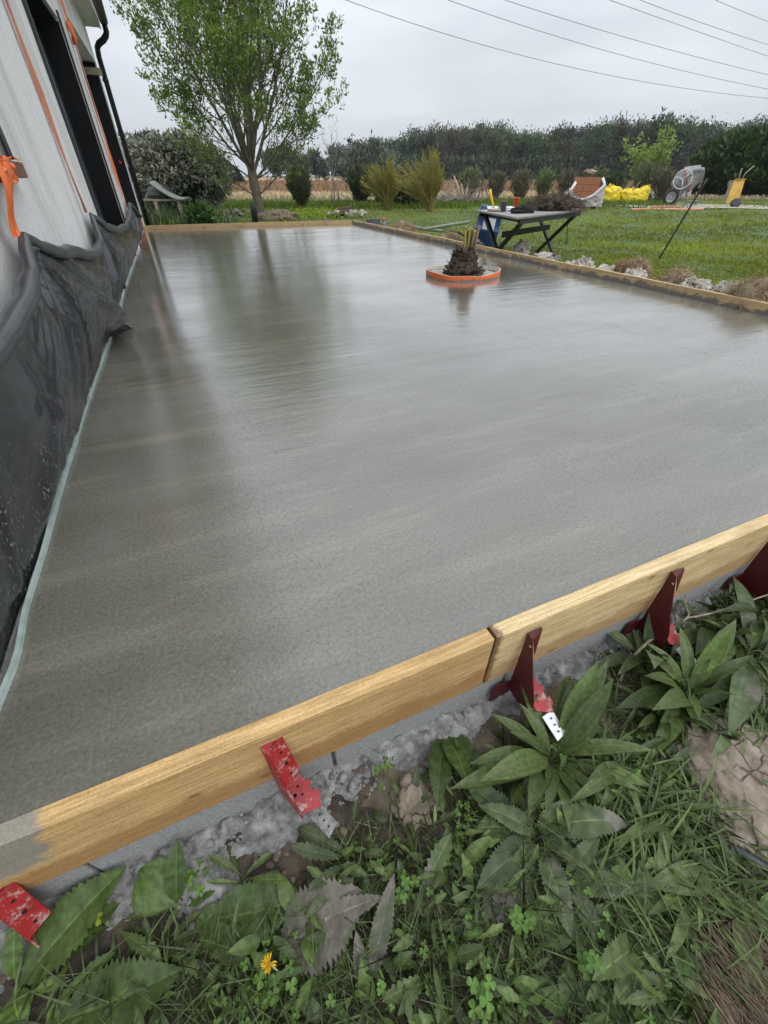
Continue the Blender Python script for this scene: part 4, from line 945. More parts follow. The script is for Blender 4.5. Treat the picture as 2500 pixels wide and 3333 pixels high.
# ------------------------------------------------------------------ cement mixer
Ym=25.2; MX=Vector((at(2225,660,Ym).x,Ym,GZ)); CMX=thing('cement_mixer',MX,'cement-spattered grey and red concrete mixer with black-tyred wheel on the lawn','cement mixer')
k_=Ym/27.0
def mp_(x,y,dy=0): return at(x,y,Ym+dy)
M_mg=simple('mixer grey',(0.34,0.34,0.34),(0.14,0.14,0.14),14,0.7,.4,50); M_mr=simple('mixer red',(0.38,0.10,0.08),(0.30,0.20,0.18),9,.6)
ax=Vector((.74,-.42,.52)).normalized(); Q=Vector((0,0,1)).rotation_difference(ax).to_matrix(); dcn=mp_(2236,585)
m=MB(); lathe(m,[(0.02,-.60),(.22,-.58),(.30,-.50),(.50,-.05),(.51,.0),(.51,.10),(.49,.14),(.29,.56),(.30,.58),(.27,.58),(.45,.1),(.2,-.4),(0,-.42)],dcn,Q,36); build('drum',m,M_mg,CMX)
m=MB(); lathe(m,[(.515,-.02),(.545,-.02),(.545,.05),(.515,.05)],dcn,Q,36); build('gear_ring',m,M_mr,CMX)
m=MB(); tube(m,[mp_(2244,566,-.45),mp_(2258,556,-.55),mp_(2272,550,-.55),mp_(2288,552,-.4),mp_(2290,562,-.3),mp_(2284,590,-.3),mp_(2272,612,-.25)],[.06,.07,.07,.08,.05,.04,.04],10); build('yoke',m,M_mg,CMX)
m=MB(); prism(m,[mp_(2287,560,-.2),mp_(2291,560,.4),mp_(2276,612,.4),mp_(2271,612,-.2)],(.03,0,0)); build('chute_rim',m,M_mr,CMX)
hc_=mp_(2223,583,-.62); m=MB(); hn=Vector((-.35,-.93,.12)).normalized(); Qh=Vector((0,0,1)).rotation_difference(hn).to_matrix(); rw=.36
ring=[hc_+Qh@Vector((rw*math.cos(a),rw*math.sin(a),0)) for a in np.linspace(0,2*math.pi,37)]; tube(m,ring,.018,8,cap=False)
for a in (0.4,2.5,4.6): tube(m,[hc_,hc_+Qh@Vector((rw*math.cos(a),rw*math.sin(a),0))],.02,6)
tube(m,[hc_,hc_-hn*.4],.03,8); build('handwheel',m,simple('pale enamel',(0.62,0.62,0.60),(0.45,0.45,0.44)),CMX)
def wheel(c,r,tw,nrm):
    Qw=Vector((0,0,1)).rotation_difference(Vector(nrm).normalized()).to_matrix(); m=MB(); lathe(m,[(r*.68,-tw/2),(r*.9,-tw/2),(r,-tw*.3),(r,tw*.3),(r*.9,tw/2),(r*.68,tw/2),(r*.68,-tw/2)],c,Qw,32); W_=build('tyre',m,simple('black rubber',(0.015,0.015,0.016)),CMX)
    m=MB(); lathe(m,[(0,.0),(r*.18,.02),(r*.22,-.02),(r*.5,-.02),(r*.56,tw*.42),(r*.675,tw*.42),(r*.675,-tw*.4),(0,-tw*.3)],c,Qw,28); build('rim',m,simple('rim grey',(0.40,0.40,0.39),(0.28,0.28,0.28)),W_)
wheel(mp_(2183,641,-.2)*1.0,.31,.14,(-.25,-.95,0)); 
wb_=Vector((MX.x-.25,MX.y+.75,GZ+.31)); wheel(wb_,.31,.14,(-.25,-.95,0))
m=MB(); fx=[mp_(2183,641,-.1),mp_(2214,650,-.1)]
tube(m,[mp_(2185,641,-.1),Vector((wb_.x,wb_.y-.1,wb_.z))],.03,8); tube(m,[mp_(2200,650,-.1),mp_(2275,655,-.1)],.025,8)
for (x0,y0,x1,y1,d_) in ((2238,622,2233,667,-.3),(2266,625,2264,667,.1),(2205,648,2226,600,-.3),(2226,600,2240,575,-.3),(2205,648,2212,612,0)): tube(m,[mp_(x0,y0,d_),mp_(x1,y1,d_)],.032,8)
build('frame',m,M_mg,CMX)
m=MB(); box(m,mp_(2230,628,-.1),(.40,.34,.24)); build('motor_box',m,simple('motor grey',(0.50,0.50,0.50),(0.35,0.35,0.35)),CMX,bevel=.02)
# ------------------------------------------------------------------ tipped barrow
Yb=24.6; c=at(2385,664,Yb); c.z=GZ; BRW=thing('leaning_panel',c,'ochre yellow panel with a grey edge leaning upright on the lawn before the dark evergreen','panel')
t=NT('ochre paint'); kk=t.ramp(t.noise(3.3,5,t.map((1,1,1),(0,0,0),(.3,0,.1)),.6),[(0.60,0.0),(0.64,.9)]); cc=t.ramp(t.noise(5,6),[(0.3,(0.42,0.24,0.04)),(0.7,(0.68,0.42,0.06))])
t.set(Base_Color=t.mix(cc,(0.55,0.08,0.02),kk),Roughness=.5); M_och=t.m
tl_=at(2390,586,Yb); tr_=at(2425,586,Yb-.15); bl=at(2362,662,Yb-.25); br=at(2402,662,Yb-.45); 
m=MB(); prism(m,[bl,br,tr_,tl_],(.05,.10,0)); 
prism(m,[tl_,tr_,tr_+Vector((.02,-.05,.02)),tl_+Vector((.02,-.05,.02))],(0,0,.03)); build('front_face',m,M_och,BRW)
m=MB(); l2=at(2353,660,Yb+.25); t2=at(2376,592,Yb+.3); prism(m,[l2,bl,tl_,t2],(.02,.05,0)); build('grey_side',m,simple('cement grey paint',(0.36,0.30,0.22),(0.26,0.22,0.17),7),BRW)
wc=at(2397,655,Yb-.6); Qw=Vector((0,0,1)).rotation_difference(Vector((-.3,-.7,.6)).normalized()).to_matrix(); m=MB(); lathe(m,[(0,-.05),(.12,-.06),(.2,-.05),(.215,0),(.2,.05),(.12,.06),(0,.04)],Vector((wc.x,wc.y,GZ+.17)),Qw,24); tag(build('black_tub',m,simple('barrow rubber',(0.02,0.02,0.022))),'small black rubber tub at the foot of the ochre panel','tub')
m=MB(); tube(m,[at(2384,588,Yb+.1),at(2374,590,Yb+.1),at(2369,600,Yb+.1),at(2371,612,Yb+.1)],.02,8); build('handle',m,M_pipe,BRW)
# dry stalks behind the barrow
m=MB(); tube(m,[at(2403,592,25.5),at(2408,570,25.5),at(2415,547,25.5)],.022,6); tag(build('stick',m,simple('pale stick',(0.32,0.33,0.24))),'short pale stick rising behind the yellow barrow','stick')
m=MB(); tube(m,[at(2414,585,25.6),at(2428,562,25.6),at(2455,540,25.6)],.022,6); tag(build('stick',m,simple('pale stick',(0.32,0.33,0.24))),'longer bent stick rising to the right behind the yellow barrow','stick')
# ------------------------------------------------------------------ bench with tubs at left
Yt=17.0; c=at(530,690,Yt); BN=thing('work_bench',Vector((c.x,c.y,GZ)),'rough plank bench in front of the big shrub, left of the tree','bench')
bl_=at(460,647,Yt); br_=at(590,649,Yt); m=MB(); P=[bl_,br_,br_+Vector((.1,.7,0)),bl_+Vector((.1,.7,0))]; corners8(m,[p_-UP*.05 for p_ in P]+P); build('plank_top',m,simple('bench grey wood',(0.33,0.28,0.23),(0.2,0.17,0.14),9),BN)
for x in (505,580):
    for dy in (0.05,.6):
        m=MB(); a=at(x,652,Yt+dy); beam(m,Vector((a.x,a.y,a.z-.01)),Vector((a.x+.02,a.y,GZ)),.10,.08,up=(0,1,0)); build('leg',m,simple('pale post wood',(0.36,0.31,0.22),(0.25,0.21,0.15),9),BN)
tc_=at(528,646,Yt+.35); T_=thing('black_tub',tc_,'upside-down black rubber tub on the plank bench','tub')
m=MB(); lathe(m,[(.0,.33),(.28,.325),(.40,.27),(.44,.20),(.44,.12),(.46,.11),(.46,.09),(.44,.08),(.45,.0),(.40,.0)],tc_,None,28,sx=1.0,sy=.7); build('tub_body',m,simple('dull black rubber',(0.050,0.050,0.052),(0.025,0.025,0.026),7,.6),T_)
m=MB()
def sled(u,v):
    x=u; X_=lerp_(tc_.x-.05,tc_.x+.95,u); z=tc_.z+.44*(1-u)**2.2+.03*u+.06*math.sin(u*6)*.3; return Vector((X_,tc_.y-.5+.55*v,z+.03*math.sin(v*3.14)))
def lerp_(a,b,t): return a+(b-a)*t
grid(m,sled,16,6); s_=build('curved_board',m,simple('grey teal board',(0.30,0.30,0.25),(0.22,0.26,0.25),5,.7)); sm_=s_.modifiers.new('thickness','SOLIDIFY'); sm_.thickness=.05; tag(s_,'curved grey-teal board leaning over the black tub','board')
# junk by the tree foot
p=gp(805,722,-.33); T_=thing('junk_pile',p,'jumble of dark pots and broken boards at the tree foot','junk'); rs=random.Random(8)
for k in range(9):
    m=MB(); a=p+Vector((rs.uniform(-.9,.35),rs.uniform(-.1,.3),rs.uniform(.1,.3))); b=a+Vector((rs.uniform(-.5,.5),rs.uniform(-.2,.2),rs.uniform(-.15,.25))); beam(m,a,b,rs.uniform(.05,.12),.03); build('broken_board',m,simple('junk board',rs.choice([(0.16,0.15,0.14),(0.03,0.03,0.03),(0.25,0.24,0.22)])),T_)
m=MB(); a=gp(832,722,-.33); lathe(m,[(0,0),(.10,0),(.10,.42),(.07,.5),(.05,.52),(0,.52)],a,n=16); tag(build('black_canister',m,simple('black canister',(0.02,0.021,0.025))),'tall black canister standing against the tree trunk','canister')
# ------------------------------------------------------------------ power lines
M_wire=simple('cable',(0.20,0.21,0.22),rough=.6)
for k,(x0,xs,ys,xm,ym) in enumerate(((1127,2500,320,1757,195),(1460,2500,290,1990,170),(1645,2500,243,2060,128),(1985,2500,183,2250,95),(2085,2500,145,2290,76),(2330,2500,70,2415,36))):
    pts=[]; 
    for j in range(25):
        u=-.35+1.7*j/24; x=x0+(xs-x0)*u; c0=0; c1=ym; xmn=(xm-x0)/(xs-x0)
        # quadratic through (0,0),(xmn,ym),(1,ys)
        A_=(ys-ym/xmn)/(1-xmn); y=A_*u*u+(ys-A_)*u
        pts.append(at(x,y,70+k*4+25*u))
    m=MB(); tube(m,pts,.028,6); tag(build('power_line',m,M_wire),['lowest overhead cable, crossing the sky from above the tree to the right','second overhead cable from below','third overhead cable from below','fourth overhead cable from below','fifth overhead cable from below','highest overhead cable, cutting the top right corner'][k],'cable','overhead power lines')
# ================================================================== vegetation
def nrm(a): return a/np.maximum(np.linalg.norm(a, axis=1, keepdims=True), 1e-9)
def cards(m, P, D, ln, wd, col, seed=0, mid=0.45):
    r = np.random.default_rng(seed); n = len(P); P = np.asarray(P); D = nrm(np.asarray(D))
    X = nrm(np.cross(D, r.normal(size=(n,3)))); ln = np.broadcast_to(ln, (n,))[:,None]; wd = np.broadcast_to(wd, (n,))[:,None]
    Nn = np.cross(X, D)
    V = np.stack([P, P+D*ln*mid+X*wd/2+Nn*wd*.12, P+D*ln, P+D*ln*mid-X*wd/2+Nn*wd*.12], 1).reshape(-1,3)
    b = np.arange(n)*4; m.add(V, np.stack([b,b+1,b+2,b+3],1), np.repeat(np.broadcast_to(col, (n,3)), 4, axis=0))
def blades(m, P, h, wd, lean, col, seed=0):
    r = np.random.default_rng(seed); n = len(P); P = np.asarray(P); a = r.uniform(0, 2*np.pi, n); X = np.stack([np.cos(a), np.sin(a), 0*a],1)
    h = np.broadcast_to(h,(n,))[:,None]; wd = np.broadcast_to(wd,(n,))[:,None]; lean = np.asarray(lean)
    Z = np.array([0,0,1.0])
    p1 = P+Z*h*.6+lean*h*.3; p2 = P+Z*h*.95+lean*h
    V = np.stack([P-X*wd/2, P+X*wd/2, p1+X*wd*.42, p2, p1-X*wd*.42],1).reshape(-1,3); b = np.arange(n)*5
    m.add(V, np.stack([b,b+1,b+2,b+3,b+4],1), np.repeat(np.broadcast_to(col,(n,3)),5,axis=0))
M_lawn = leafmat('lawn blades', (0.25,0.31,0.035), (0.14,0.20,0.022), 0.9, 0.5, 0.3)
M_leaf = leafmat('ash leaves', (0.20,0.30,0.045), (0.10,0.17,0.03), 0.8, 0.45, 0.35)
M_twig = simple('tree bark', (0.15,0.13,0.09), (0.07,0.06,0.042), 6, 0.9, 0.5, 30)
# ------------------------------------------------------------------ lawn
N_ = 230000
px = rng.uniform(-500, 3000, N_); py = 612+rng.random(N_)**1.15*560
v = (py-CY)/F_PX; u = (px-CX)/F_PX; dz = -SP-v*CP; k = (GZ-CAM_H)/dz; Xg = u*k; Yg = (CP-v*SP)*k
Xg += rng.normal(0, .15, N_); Yg += rng.normal(0, .15, N_)
S_ = Xg*ca+Yg*sa; T_g = -Xg*sa+Yg*ca
ok = ((S_ > 4.22) | ((T_g > 11.15) & (Yg > 11))) & (Yg < 33.5-0.02*Xg+.8) & (Yg > 1.2) & ~((Yg > 29.1+.005*Xg) & (Xg < 8)) & (Xg < 40)
dirt = np.array([fbm((x*.9, y*.9, 7), 3) for x, y in zip(Xg, Yg)])
ok &= ~((S_ > 4.0) & (S_ < 4.55+.2*dirt) & (T_g > 0) & (T_g < 11.4)); ok &= ~((T_g < 12.3+dirt) & (S_ < 4.3) & (rng.random(N_) < .75))
Xg, Yg, dirt, S_, T_g = Xg[ok], Yg[ok], dirt[ok], S_[ok], T_g[ok]
d = np.hypot(Xg, Yg); n = len(d); P = np.stack([Xg, Yg, np.array([gh(x,y) for x,y in zip(Xg,Yg)])-.01],1)
big = (1+.9*np.clip(dirt,-.6,1))
edge = 1+1.6*np.exp(-((Yg-27.0)/2.4)**2)*(Xg < 9)
h = (.025+.04*rng.random(n))*big*edge*(1+d*.012); wd = .004+.0013*d
hue = rng.uniform(0,1,n)[:,None]; pat = np.array([fbm((x*.35,y*.35,2),3) for x,y in zip(Xg,Yg)])[:,None]
col = np.array([1.0,1.0,1.0])*(.75+.5*rng.random((n,1)))*(1+.55*np.clip(pat,-.8,.8))*(1-.25*(edge[:,None]-1)); col = col*(1+hue*np.array([.35,.05,-.1]))
lean = rng.normal(0,.55,(n,3)); lean[:,2]=0; lean[:,0]-=.15
m = MB(); blades(m, P, h, wd, lean, col, 3); tag(build('lawn', m, M_lawn, origin=(0,0,0)), 'short bright green grass of the garden lawn', 'grass', kind='stuff')
# taller grass fringe under the hedge
m = MB(); n=16000; X = rng.uniform(-9, 14, n); Y = rng.normal(25.2,1.5,n)+np.where(X>4,1.8,0); P = np.stack([X,Y,np.full(n,GZ)],1)
P = P[(Y>22.3)&(Y<29)]; n=len(P); lean=rng.normal(0,.35,(n,3)); lean[:,2]=0
blades(m,P,rng.uniform(.10,.28,n),.035,lean,np.array([.75,.85,.75])*(rng.uniform(.5,1.1,(n,1))),4); tag(build('tall_grass',m,M_lawn,origin=(0,0,0)),'tall uncut grass along the foot of the shrubs','grass',kind='stuff')
# white flowers on the lawn at far right and yellow-green patch
m=MB(); n=26; P=np.stack([rng.uniform(19.5,30,n),rng.uniform(30,33,n),np.full(n,GZ+.22)],1)
for p in P: blob(m,p,(.045,.045,.05),int(p[0]*99),.3,1,2)
tag(build('flowers',m,simple('seed heads',(0.62,0.62,0.52))),'white dandelion seed heads dotted before the dark hedge','flowers',kind='stuff')
m=MB(); c=gp(995,705); n=2600; P=np.array(c)+np.stack([rng.normal(0,.85,n),rng.normal(0,.8,n),rng.uniform(0,.18,n)],1); cards(m,P,rng.normal(0,1,(n,3))+[0,0,.8],.07,.05,np.array([1.3,1.35,.9])*rng.uniform(.5,1.3,(n,1)),5)
tag(build('weed_patch',m,M_lawn),'pale yellow-green leafy weeds behind the far plank, right of the earth heap','weeds',kind='stuff')
# field stalks
m=MB(); n=42000; Y=31.8+rng.random(n)**1.7*75; X=rng.uniform(-.55,.85,n)*Y*1.25; P=np.stack([X,Y,np.full(n,GZ+.03)],1)
far_=(Y>45)[:,None]; col=np.where(far_,np.array([.55,.36,.22]),np.array([.85,.70,.46]))*rng.uniform(.45,1.25,(n,1)); h=np.where(Y>45,rng.uniform(.25,.75,n),rng.uniform(.06,.24,n))
lean=rng.normal(0,.2,(n,3)); lean[:,2]=0; blades(m,P,h,.02+.0016*Y,lean,col,9); tag(build('field_stalks',m,simple('straw',(0.62,0.60,0.56),(0.50,0.48,0.44),3,.9,tone=True),origin=(0,0,0)),'dry straw and reddish stalks standing in the field','stubble',kind='stuff')
# ------------------------------------------------------------------ branching
def grow(m, L, p, d, r, ln, lvl, rs, P):
    """one branch as a tapering tube; children per level from table P[lvl]"""
    q = P[lvl]; n = q['n']; pts=[p.copy()]; rad=[r]; d=d.copy()
    for i in range(n):
        d = (d+Vector((rs.gauss(0,q['w']),rs.gauss(0,q['w']),rs.gauss(0,q['w'])))+UP*q['up']+Vector(P[0].get('wind',(0,0,0)))*.5).normalized()
        p = p+d*ln/n; pts.append(p.copy()); rad.append(r*(1-(i+1)/n*q['tp']))
    tube(m, pts, rad, q['s'], cap=False)
    if lvl+1 < len(P):
        c = P[lvl+1]; cnt = c['k']
        for j in range(cnt):
            f = c['f0']+(1-c['f0'])*((j+rs.random())/cnt); i = min(n-1, int(f*n)); a = pts[i].lerp(pts[i+1], f*n-i)
            dd = (pts[i+1]-pts[i]).normalized(); az = j*2.399+rs.uniform(-.5,.5); x = dd.orthogonal().normalized(); y = dd.cross(x)
            an = R(c['an'])*rs.uniform(.75,1.25); nd = dd*math.cos(an)+(x*math.cos(az)+y*math.sin(az))*math.sin(an)
            grow(m, L, a, nd, rad[i]*c['r'], ln*c['l']*(1-.45*f)*rs.uniform(.75,1.2), lvl+1, rs, P)
    if q.get('leaf'):
        for j in range(q['leaf']): 
            f = rs.random()**.6; i=min(n-1,int(f*n)); L.append((pts[i].lerp(pts[i+1],f*n-i), (pts[i+1]-pts[i]).normalized()))
def leaves_of(m, L, ln, wd, per, spread, seed, c0=(1,1,1), var=.5, updir=.35):
    r = np.random.default_rng(seed); A = np.array([tuple(a) for a,_ in L]); B = np.array([tuple(b) for _,b in L]); A=np.repeat(A,per,0); B=np.repeat(B,per,0); n=len(A)
    P = A+r.normal(0,spread,(n,3)); D = B*.6+r.normal(0,.6,(n,3))+np.array([0,0,updir]); col=np.array(c0)*(1-var/2+var*r.random((n,1)))*(1+r.uniform(-.1,.15,(n,1))*np.array([1.5,.3,-.5]))
    cards(m,P,D,ln*(.6+.8*r.random(n)),wd*(.6+.8*r.random(n)),col,seed)
# big ash-like tree
tb=Vector((-4.18,17.2,GZ)); TREE=thing('garden_tree',tb,'tall garden tree in new leaf with many upright limbs, behind the far plank','tree')
rs=random.Random(21); mt_=MB(); L=[]
tube(mt_,[tb-UP*.1,tb+UP*.0,tb+Vector((.0,0,.35)),tb+Vector((-.02,0,.75)),tb+Vector((-.05,0,1.1)),tb+Vector((-.06,0,1.6))],[.24,.19,.155,.15,.145,.12],14)
Pp=[dict(n=9,w=.05,up=.055,tp=.8,s=7),dict(n=7,w=.07,up=.075,tp=.75,s=5,k=10,f0=.12,an=34,r=.5,l=.50),dict(n=5,w=.09,up=.06,tp=.7,s=4,k=7,f0=.15,an=34,r=.55,l=.50,leaf=2),dict(n=3,w=.12,up=.05,tp=.6,s=3,k=5,f0=.25,an=38,r=.6,l=.5,leaf=5)]
limbs=[(a_,b_,c_,d_,e_*.8) for a_,b_,c_,d_,e_ in [(0,8,1.5,6.2,.10),(200,22,1.1,6.0,.085),(160,38,1.25,5.4,.07),(20,30,1.15,5.2,.07),(330,18,1.3,6.0,.08),(90,25,1.3,5.6,.075),(250,28,1.35,5.6,.075),(180,55,1.35,4.2,.05),(5,52,1.0,4.0,.05),(300,42,1.2,4.6,.06),(130,30,1.4,5.6,.07),(45,15,1.45,6.2,.08),(190,68,1.05,2.8,.032),(0,66,.62,2.6,.034),(355,75,1.05,2.4,.03),(220,60,.62,2.4,.03),(270,50,1.3,4,.05),(90,52,1.3,4,.05)]]
for az,an,z0,ln,r0 in limbs:
    az=R(az+rs.uniform(-8,8)); an=R(an); d=Vector((math.cos(az)*math.sin(an),math.sin(az)*math.sin(an),math.cos(an))); grow(mt_,L,tb+Vector((-.05,0,z0-.0)),d,r0,ln*.92,0,rs,Pp)
build('trunk_and_branches',mt_,M_twig,TREE)
L=[q for q in L if rs.random()<(.72 if q[0].z>2.6 else (.35 if q[0].z>1.9 else .12))]
lm=MB(); leaves_of(lm,L,.10,.045,2,.045,5,(1,1,1),.8,.3); build('foliage',lm,M_leaf,TREE)
print('main tree leaves',len(L))
# ------------------------------------------------------------------ shrubs
def shrub(name,c,rad,h,nleaf,ll,lw,mt,label,cat,seed,stems=26,c0=(1,1,1),inner=.35,group=None,upd=.6,fan=0.6,clump=.5,shape='ell',hollow=.35):
    T_=thing(name,c,label,cat,group); rs=random.Random(seed); r=np.random.default_rng(seed); m=MB()
    for k in range(stems):
        a=rs.uniform(0,6.28); q=rs.random()**.5; top=Vector((rad[0]*fan*q*math.cos(a),rad[1]*fan*q*math.sin(a),h*rs.uniform(.6,.95)))
        b0=Vector((rad[0]*.18*math.cos(a),rad[1]*.18*math.sin(a),0)); mid=b0.lerp(top,.5)+Vector((rs.gauss(0,.05),rs.gauss(0,.05),.05))*h
        tube(m,[Vector(c)+b0,Vector(c)+mid,Vector(c)+top],[h*.014,h*.010,h*.004],4,cap=False)
    build('stem',m,M_twig,T_)
    n=nleaf; Q=r.normal(size=(n*2,3)); Q=nrm(Q)*(hollow+(1-hollow)*r.random((n*2,1))**.5); Q[:,2]=Q[:,2]*.5+.5
    if shape=='vase': sc=.45+.75*Q[:,2:3]**.8; Q[:,:2]*=sc
    o=r.uniform(0,50); nz_=np.array([fbm((q[0]*2.2+o,q[1]*2.2,q[2]*2.6),3) for q in Q]); Q=Q[nz_>-clump*.5+.0*nz_][:n] if clump else Q[:n]
    Q[:,:2]*=1+.18*np.array([mn.noise(Vector((q[0]*3+o,q[1]*3,q[2]*4))) for q in Q])[:,None]; P=Q*np.array([rad[0],rad[1],h*.98])+np.array(tuple(c))+[0,0,h*.03]
    out=Q-np.array([0,0,.3]); D=nrm(out)*.7+r.normal(0,.55,(len(P),3))+[0,0,upd]; col=np.array(c0)*(.55+.9*r.random((len(P),1)))
    m=MB(); cards(m,P,D,ll*(.6+.8*r.random(len(P))),lw*(.7+.6*r.random(len(P))),col,seed); build('foliage',m,mt,T_)
    return T_
M_eleag=leafmat('silver shrub leaves',(0.44,0.43,0.34),(0.12,0.13,0.085),2.0,.45,.1)
M_olive=leafmat('oleander leaves',(0.11,0.13,0.055),(0.055,0.07,0.032),2.0,.5,.15)
M_tan=leafmat('tan hedge leaves',(0.22,0.19,0.12),(0.09,0.09,0.05),1.2,.6,.15)
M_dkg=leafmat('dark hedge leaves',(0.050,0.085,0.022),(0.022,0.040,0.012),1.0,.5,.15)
def px_shrub(name,xc,wpx,ytop,ybase,label,seed,mt,nleaf,ll,lw,cat='shrub',Y=None,**k):
    if Y is None: c=gp(xc,ybase)
    else: c=at(xc,ybase,Y)
    c.z=GZ; a=at(xc-wpx/2,ybase,c.y); b=at(xc+wpx/2,ybase,c.y); hw=(b.x-a.x)/2; h=at(xc,ytop,c.y).z-GZ
    return shrub(name,c,(hw*k.pop('rx',1),hw*k.pop('ry',.9)),h,nleaf,ll,lw,mt,label,cat,seed,**k)
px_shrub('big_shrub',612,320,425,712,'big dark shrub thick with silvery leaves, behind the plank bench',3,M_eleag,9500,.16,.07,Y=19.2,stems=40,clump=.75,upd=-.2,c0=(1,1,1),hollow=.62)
px_shrub('big_shrub',497,110,430,712,'taller ragged left lobe of silvery shrub beside the house corner',6,M_eleag,1700,.15,.06,Y=18.6,stems=16,clump=.8,upd=.3,hollow=.3)
# dense dark core inside the big shrub: a few stems, leaves in the dark hedge colour
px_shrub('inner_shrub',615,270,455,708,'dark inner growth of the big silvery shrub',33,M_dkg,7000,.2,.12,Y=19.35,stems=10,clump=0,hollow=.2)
G1='upright oleander-like shrubs along the field'
px_shrub('hedge_shrub',983,80,548,682,'upright narrow-leaved shrub left of the bare sapling',7,M_olive,2300,.20,.05,Y=23.1,shape='vase',upd=1.0,group=G1,stems=40,ry=1)
px_shrub('hedge_shrub',1175,90,540,664,'upright narrow-leaved shrub right of the bare sapling',8,M_olive,2500,.21,.055,Y=26,shape='vase',upd=1.0,group=G1,stems=40,ry=1)
px_shrub('hedge_shrub',1245,50,560,668,'dark shrub partly hidden behind the left willow',9,M_dkg,1500,.2,.08,Y=25.5,group=G1)
hs=[(1525,75,549,646,M_tan,'leafy bush behind the heap of cut branches',(.9,1.1,.8)),(1612,55,560,640,M_tan,'small tan bush just right of the tripod',(1,1,1)),(1690,72,552,640,M_tan,'round tan bush behind the orange cup',(1,.98,.9)),(1765,62,547,640,M_olive,'greener bush between two tan ones',(1.4,1.7,1.1)),(1838,75,551,642,M_tan,'tan bush left of the brick pallet',(1,1,1)),(1925,80,546,640,M_tan,'green-topped bush behind the brick pallet',(.8,1.1,.7)),(2150,80,545,630,M_tan,'tan bush left of the cement mixer',(1,.95,.85)),(2085,90,520,630,M_olive,'bush mixed with tan twigs under the light green young tree',(1.3,1.3,1.2)),(1990,80,560,632,M_dkg,'dark green bush behind the yellow bags',(1.3,1.4,1.3))]
for k,(x,wp,y0,y1,mt,lb,c0) in enumerate(hs): px_shrub('hedge_shrub',x,wp,y0,y1,lb,50+k,mt,950,.20,.055,Y=30.5,c0=c0,upd=.9,stems=60,group='bushes in a row along the brown field',shape='vase',ry=1,clump=.25,hollow=.1,fan=.9)
# willows
M_wil=leafmat('willow leaves',(0.34,0.36,0.07),(0.20,0.22,0.045),1,.5,.35); M_ws=simple('willow stem',(0.30,0.24,0.05),(0.17,0.13,0.035),5,.7)
def willow(xc,yb,Y,xl,xr,yt,label,seed,lean=0):
    c=at(xc,yb,Y); c.z=GZ; T_=thing('willow_shrub',c,label,'willow','yellow-green willow shrubs'); rs=random.Random(seed); m=MB(); L=[]
    h=at(xc,yt,Y).z-GZ; wl_=c.x-at(xl,yt+60,Y).x; wr_=at(xr,yt+60,Y).x-c.x
    for k in range(210):
        a=rs.uniform(-1,1); tx=(wr_ if a>0 else wl_)*a; ty=rs.uniform(-1,1)*(wl_+wr_)*.38*(1-abs(a)*.5); hh=h*(1-.38*abs(a)**1.6)*rs.uniform(.55,1.0)
        p0=c+Vector((rs.gauss(0,.07),rs.gauss(0,.07),0)); p3=c+Vector((tx,ty,hh)); p1=p0.lerp(p3,.35)+Vector((-tx*.1,0,hh*.07)); p2=p0.lerp(p3,.7)+Vector((-tx*.06,0,hh*.05)); pts=[p0,p1,p2,p3]
        tube(m,pts,[.018,.014,.009,.005],4,cap=False)
        for j in range(3):
            f=rs.uniform(.35,.9); i=min(2,int(f*3)); b=pts[i].lerp(pts[i+1],f*3-i); e=b+((pts[i+1]-pts[i]).normalized()*.7+Vector((rs.gauss(0,.25),rs.gauss(0,.25),.25)))*h*.14; tube(m,[b,e],[.007,.004],3,cap=False)
            for q in range(5): L.append((b.lerp(e,rs.random()),(e-b).normalized()))
        for q in range(6): f=rs.uniform(.55,1); i=min(2,int(f*3)); L.append((pts[i].lerp(pts[i+1],f*3-i),(pts[i+1]-pts[i]).normalized()))
    build('stem',m,M_ws,T_); lm=MB(); leaves_of(lm,L,.06,.022,1,.012,seed,(1.2,1.2,1),.6,.3); build('foliage',lm,M_wil,T_)
willow(1265,678,22.8,1170,1300,505,'left yellow-green willow shrub fanning out to the left',61)
willow(1400,692,21.3,1270,1448,472,'taller right yellow-green willow shrub, left of the cut branches',62)
px_shrub('hedge_shrub',1330,110,600,680,'low dark bush in the gap between the two willows',63,M_dkg,1800,.16,.06,Y=24.3)
# brush pile
c=at(1492,662,26.5); c.z=GZ; BP=thing('brush_pile',c,'heap of pale cut branches right of the willows','brush pile'); rs=random.Random(4); m=MB()
for k in range(190):
    a=rs.uniform(0,6.28); p=c+Vector((rs.gauss(0,.55),rs.gauss(0,.4),rs.uniform(0,.3))); d=Vector((rs.gauss(0,.8),rs.gauss(0,.5),rs.uniform(.1,.9))).normalized(); pts=[p]
    for q in range(4): d=(d+Vector((rs.gauss(0,.25),rs.gauss(0,.25),rs.gauss(-.12,.2)))).normalized(); p=p+d*rs.uniform(.16,.34); pts.append(p)
    r0=rs.uniform(.008,.022); tube(m,pts,[r0*(1-.18*i) for i in range(5)],4,cap=False,col=[rs.uniform(.5,1.3)]*3)
M_cut=simple('bleached wood',(0.40,0.34,0.27),(0.24,0.20,0.16),5,.85,tone=True); build('branch',m,M_cut,BP)
m=MB(); 
for (x0,y0,x1,y1,r) in ((1500,655,1478,572,.06),(1505,655,1502,598,.05),(1512,652,1520,610,.05),(1498,658,1490,620,.06)): tube(m,[at(x0,y0,25.9),at((x0+x1)/2+3,(y0+y1)/2,25.9),at(x1,y1,25.9)],[r,r*.8,r*.4],7,col=(1.5,1.4,1.25))
build('split_trunk',m,M_cut,BP)
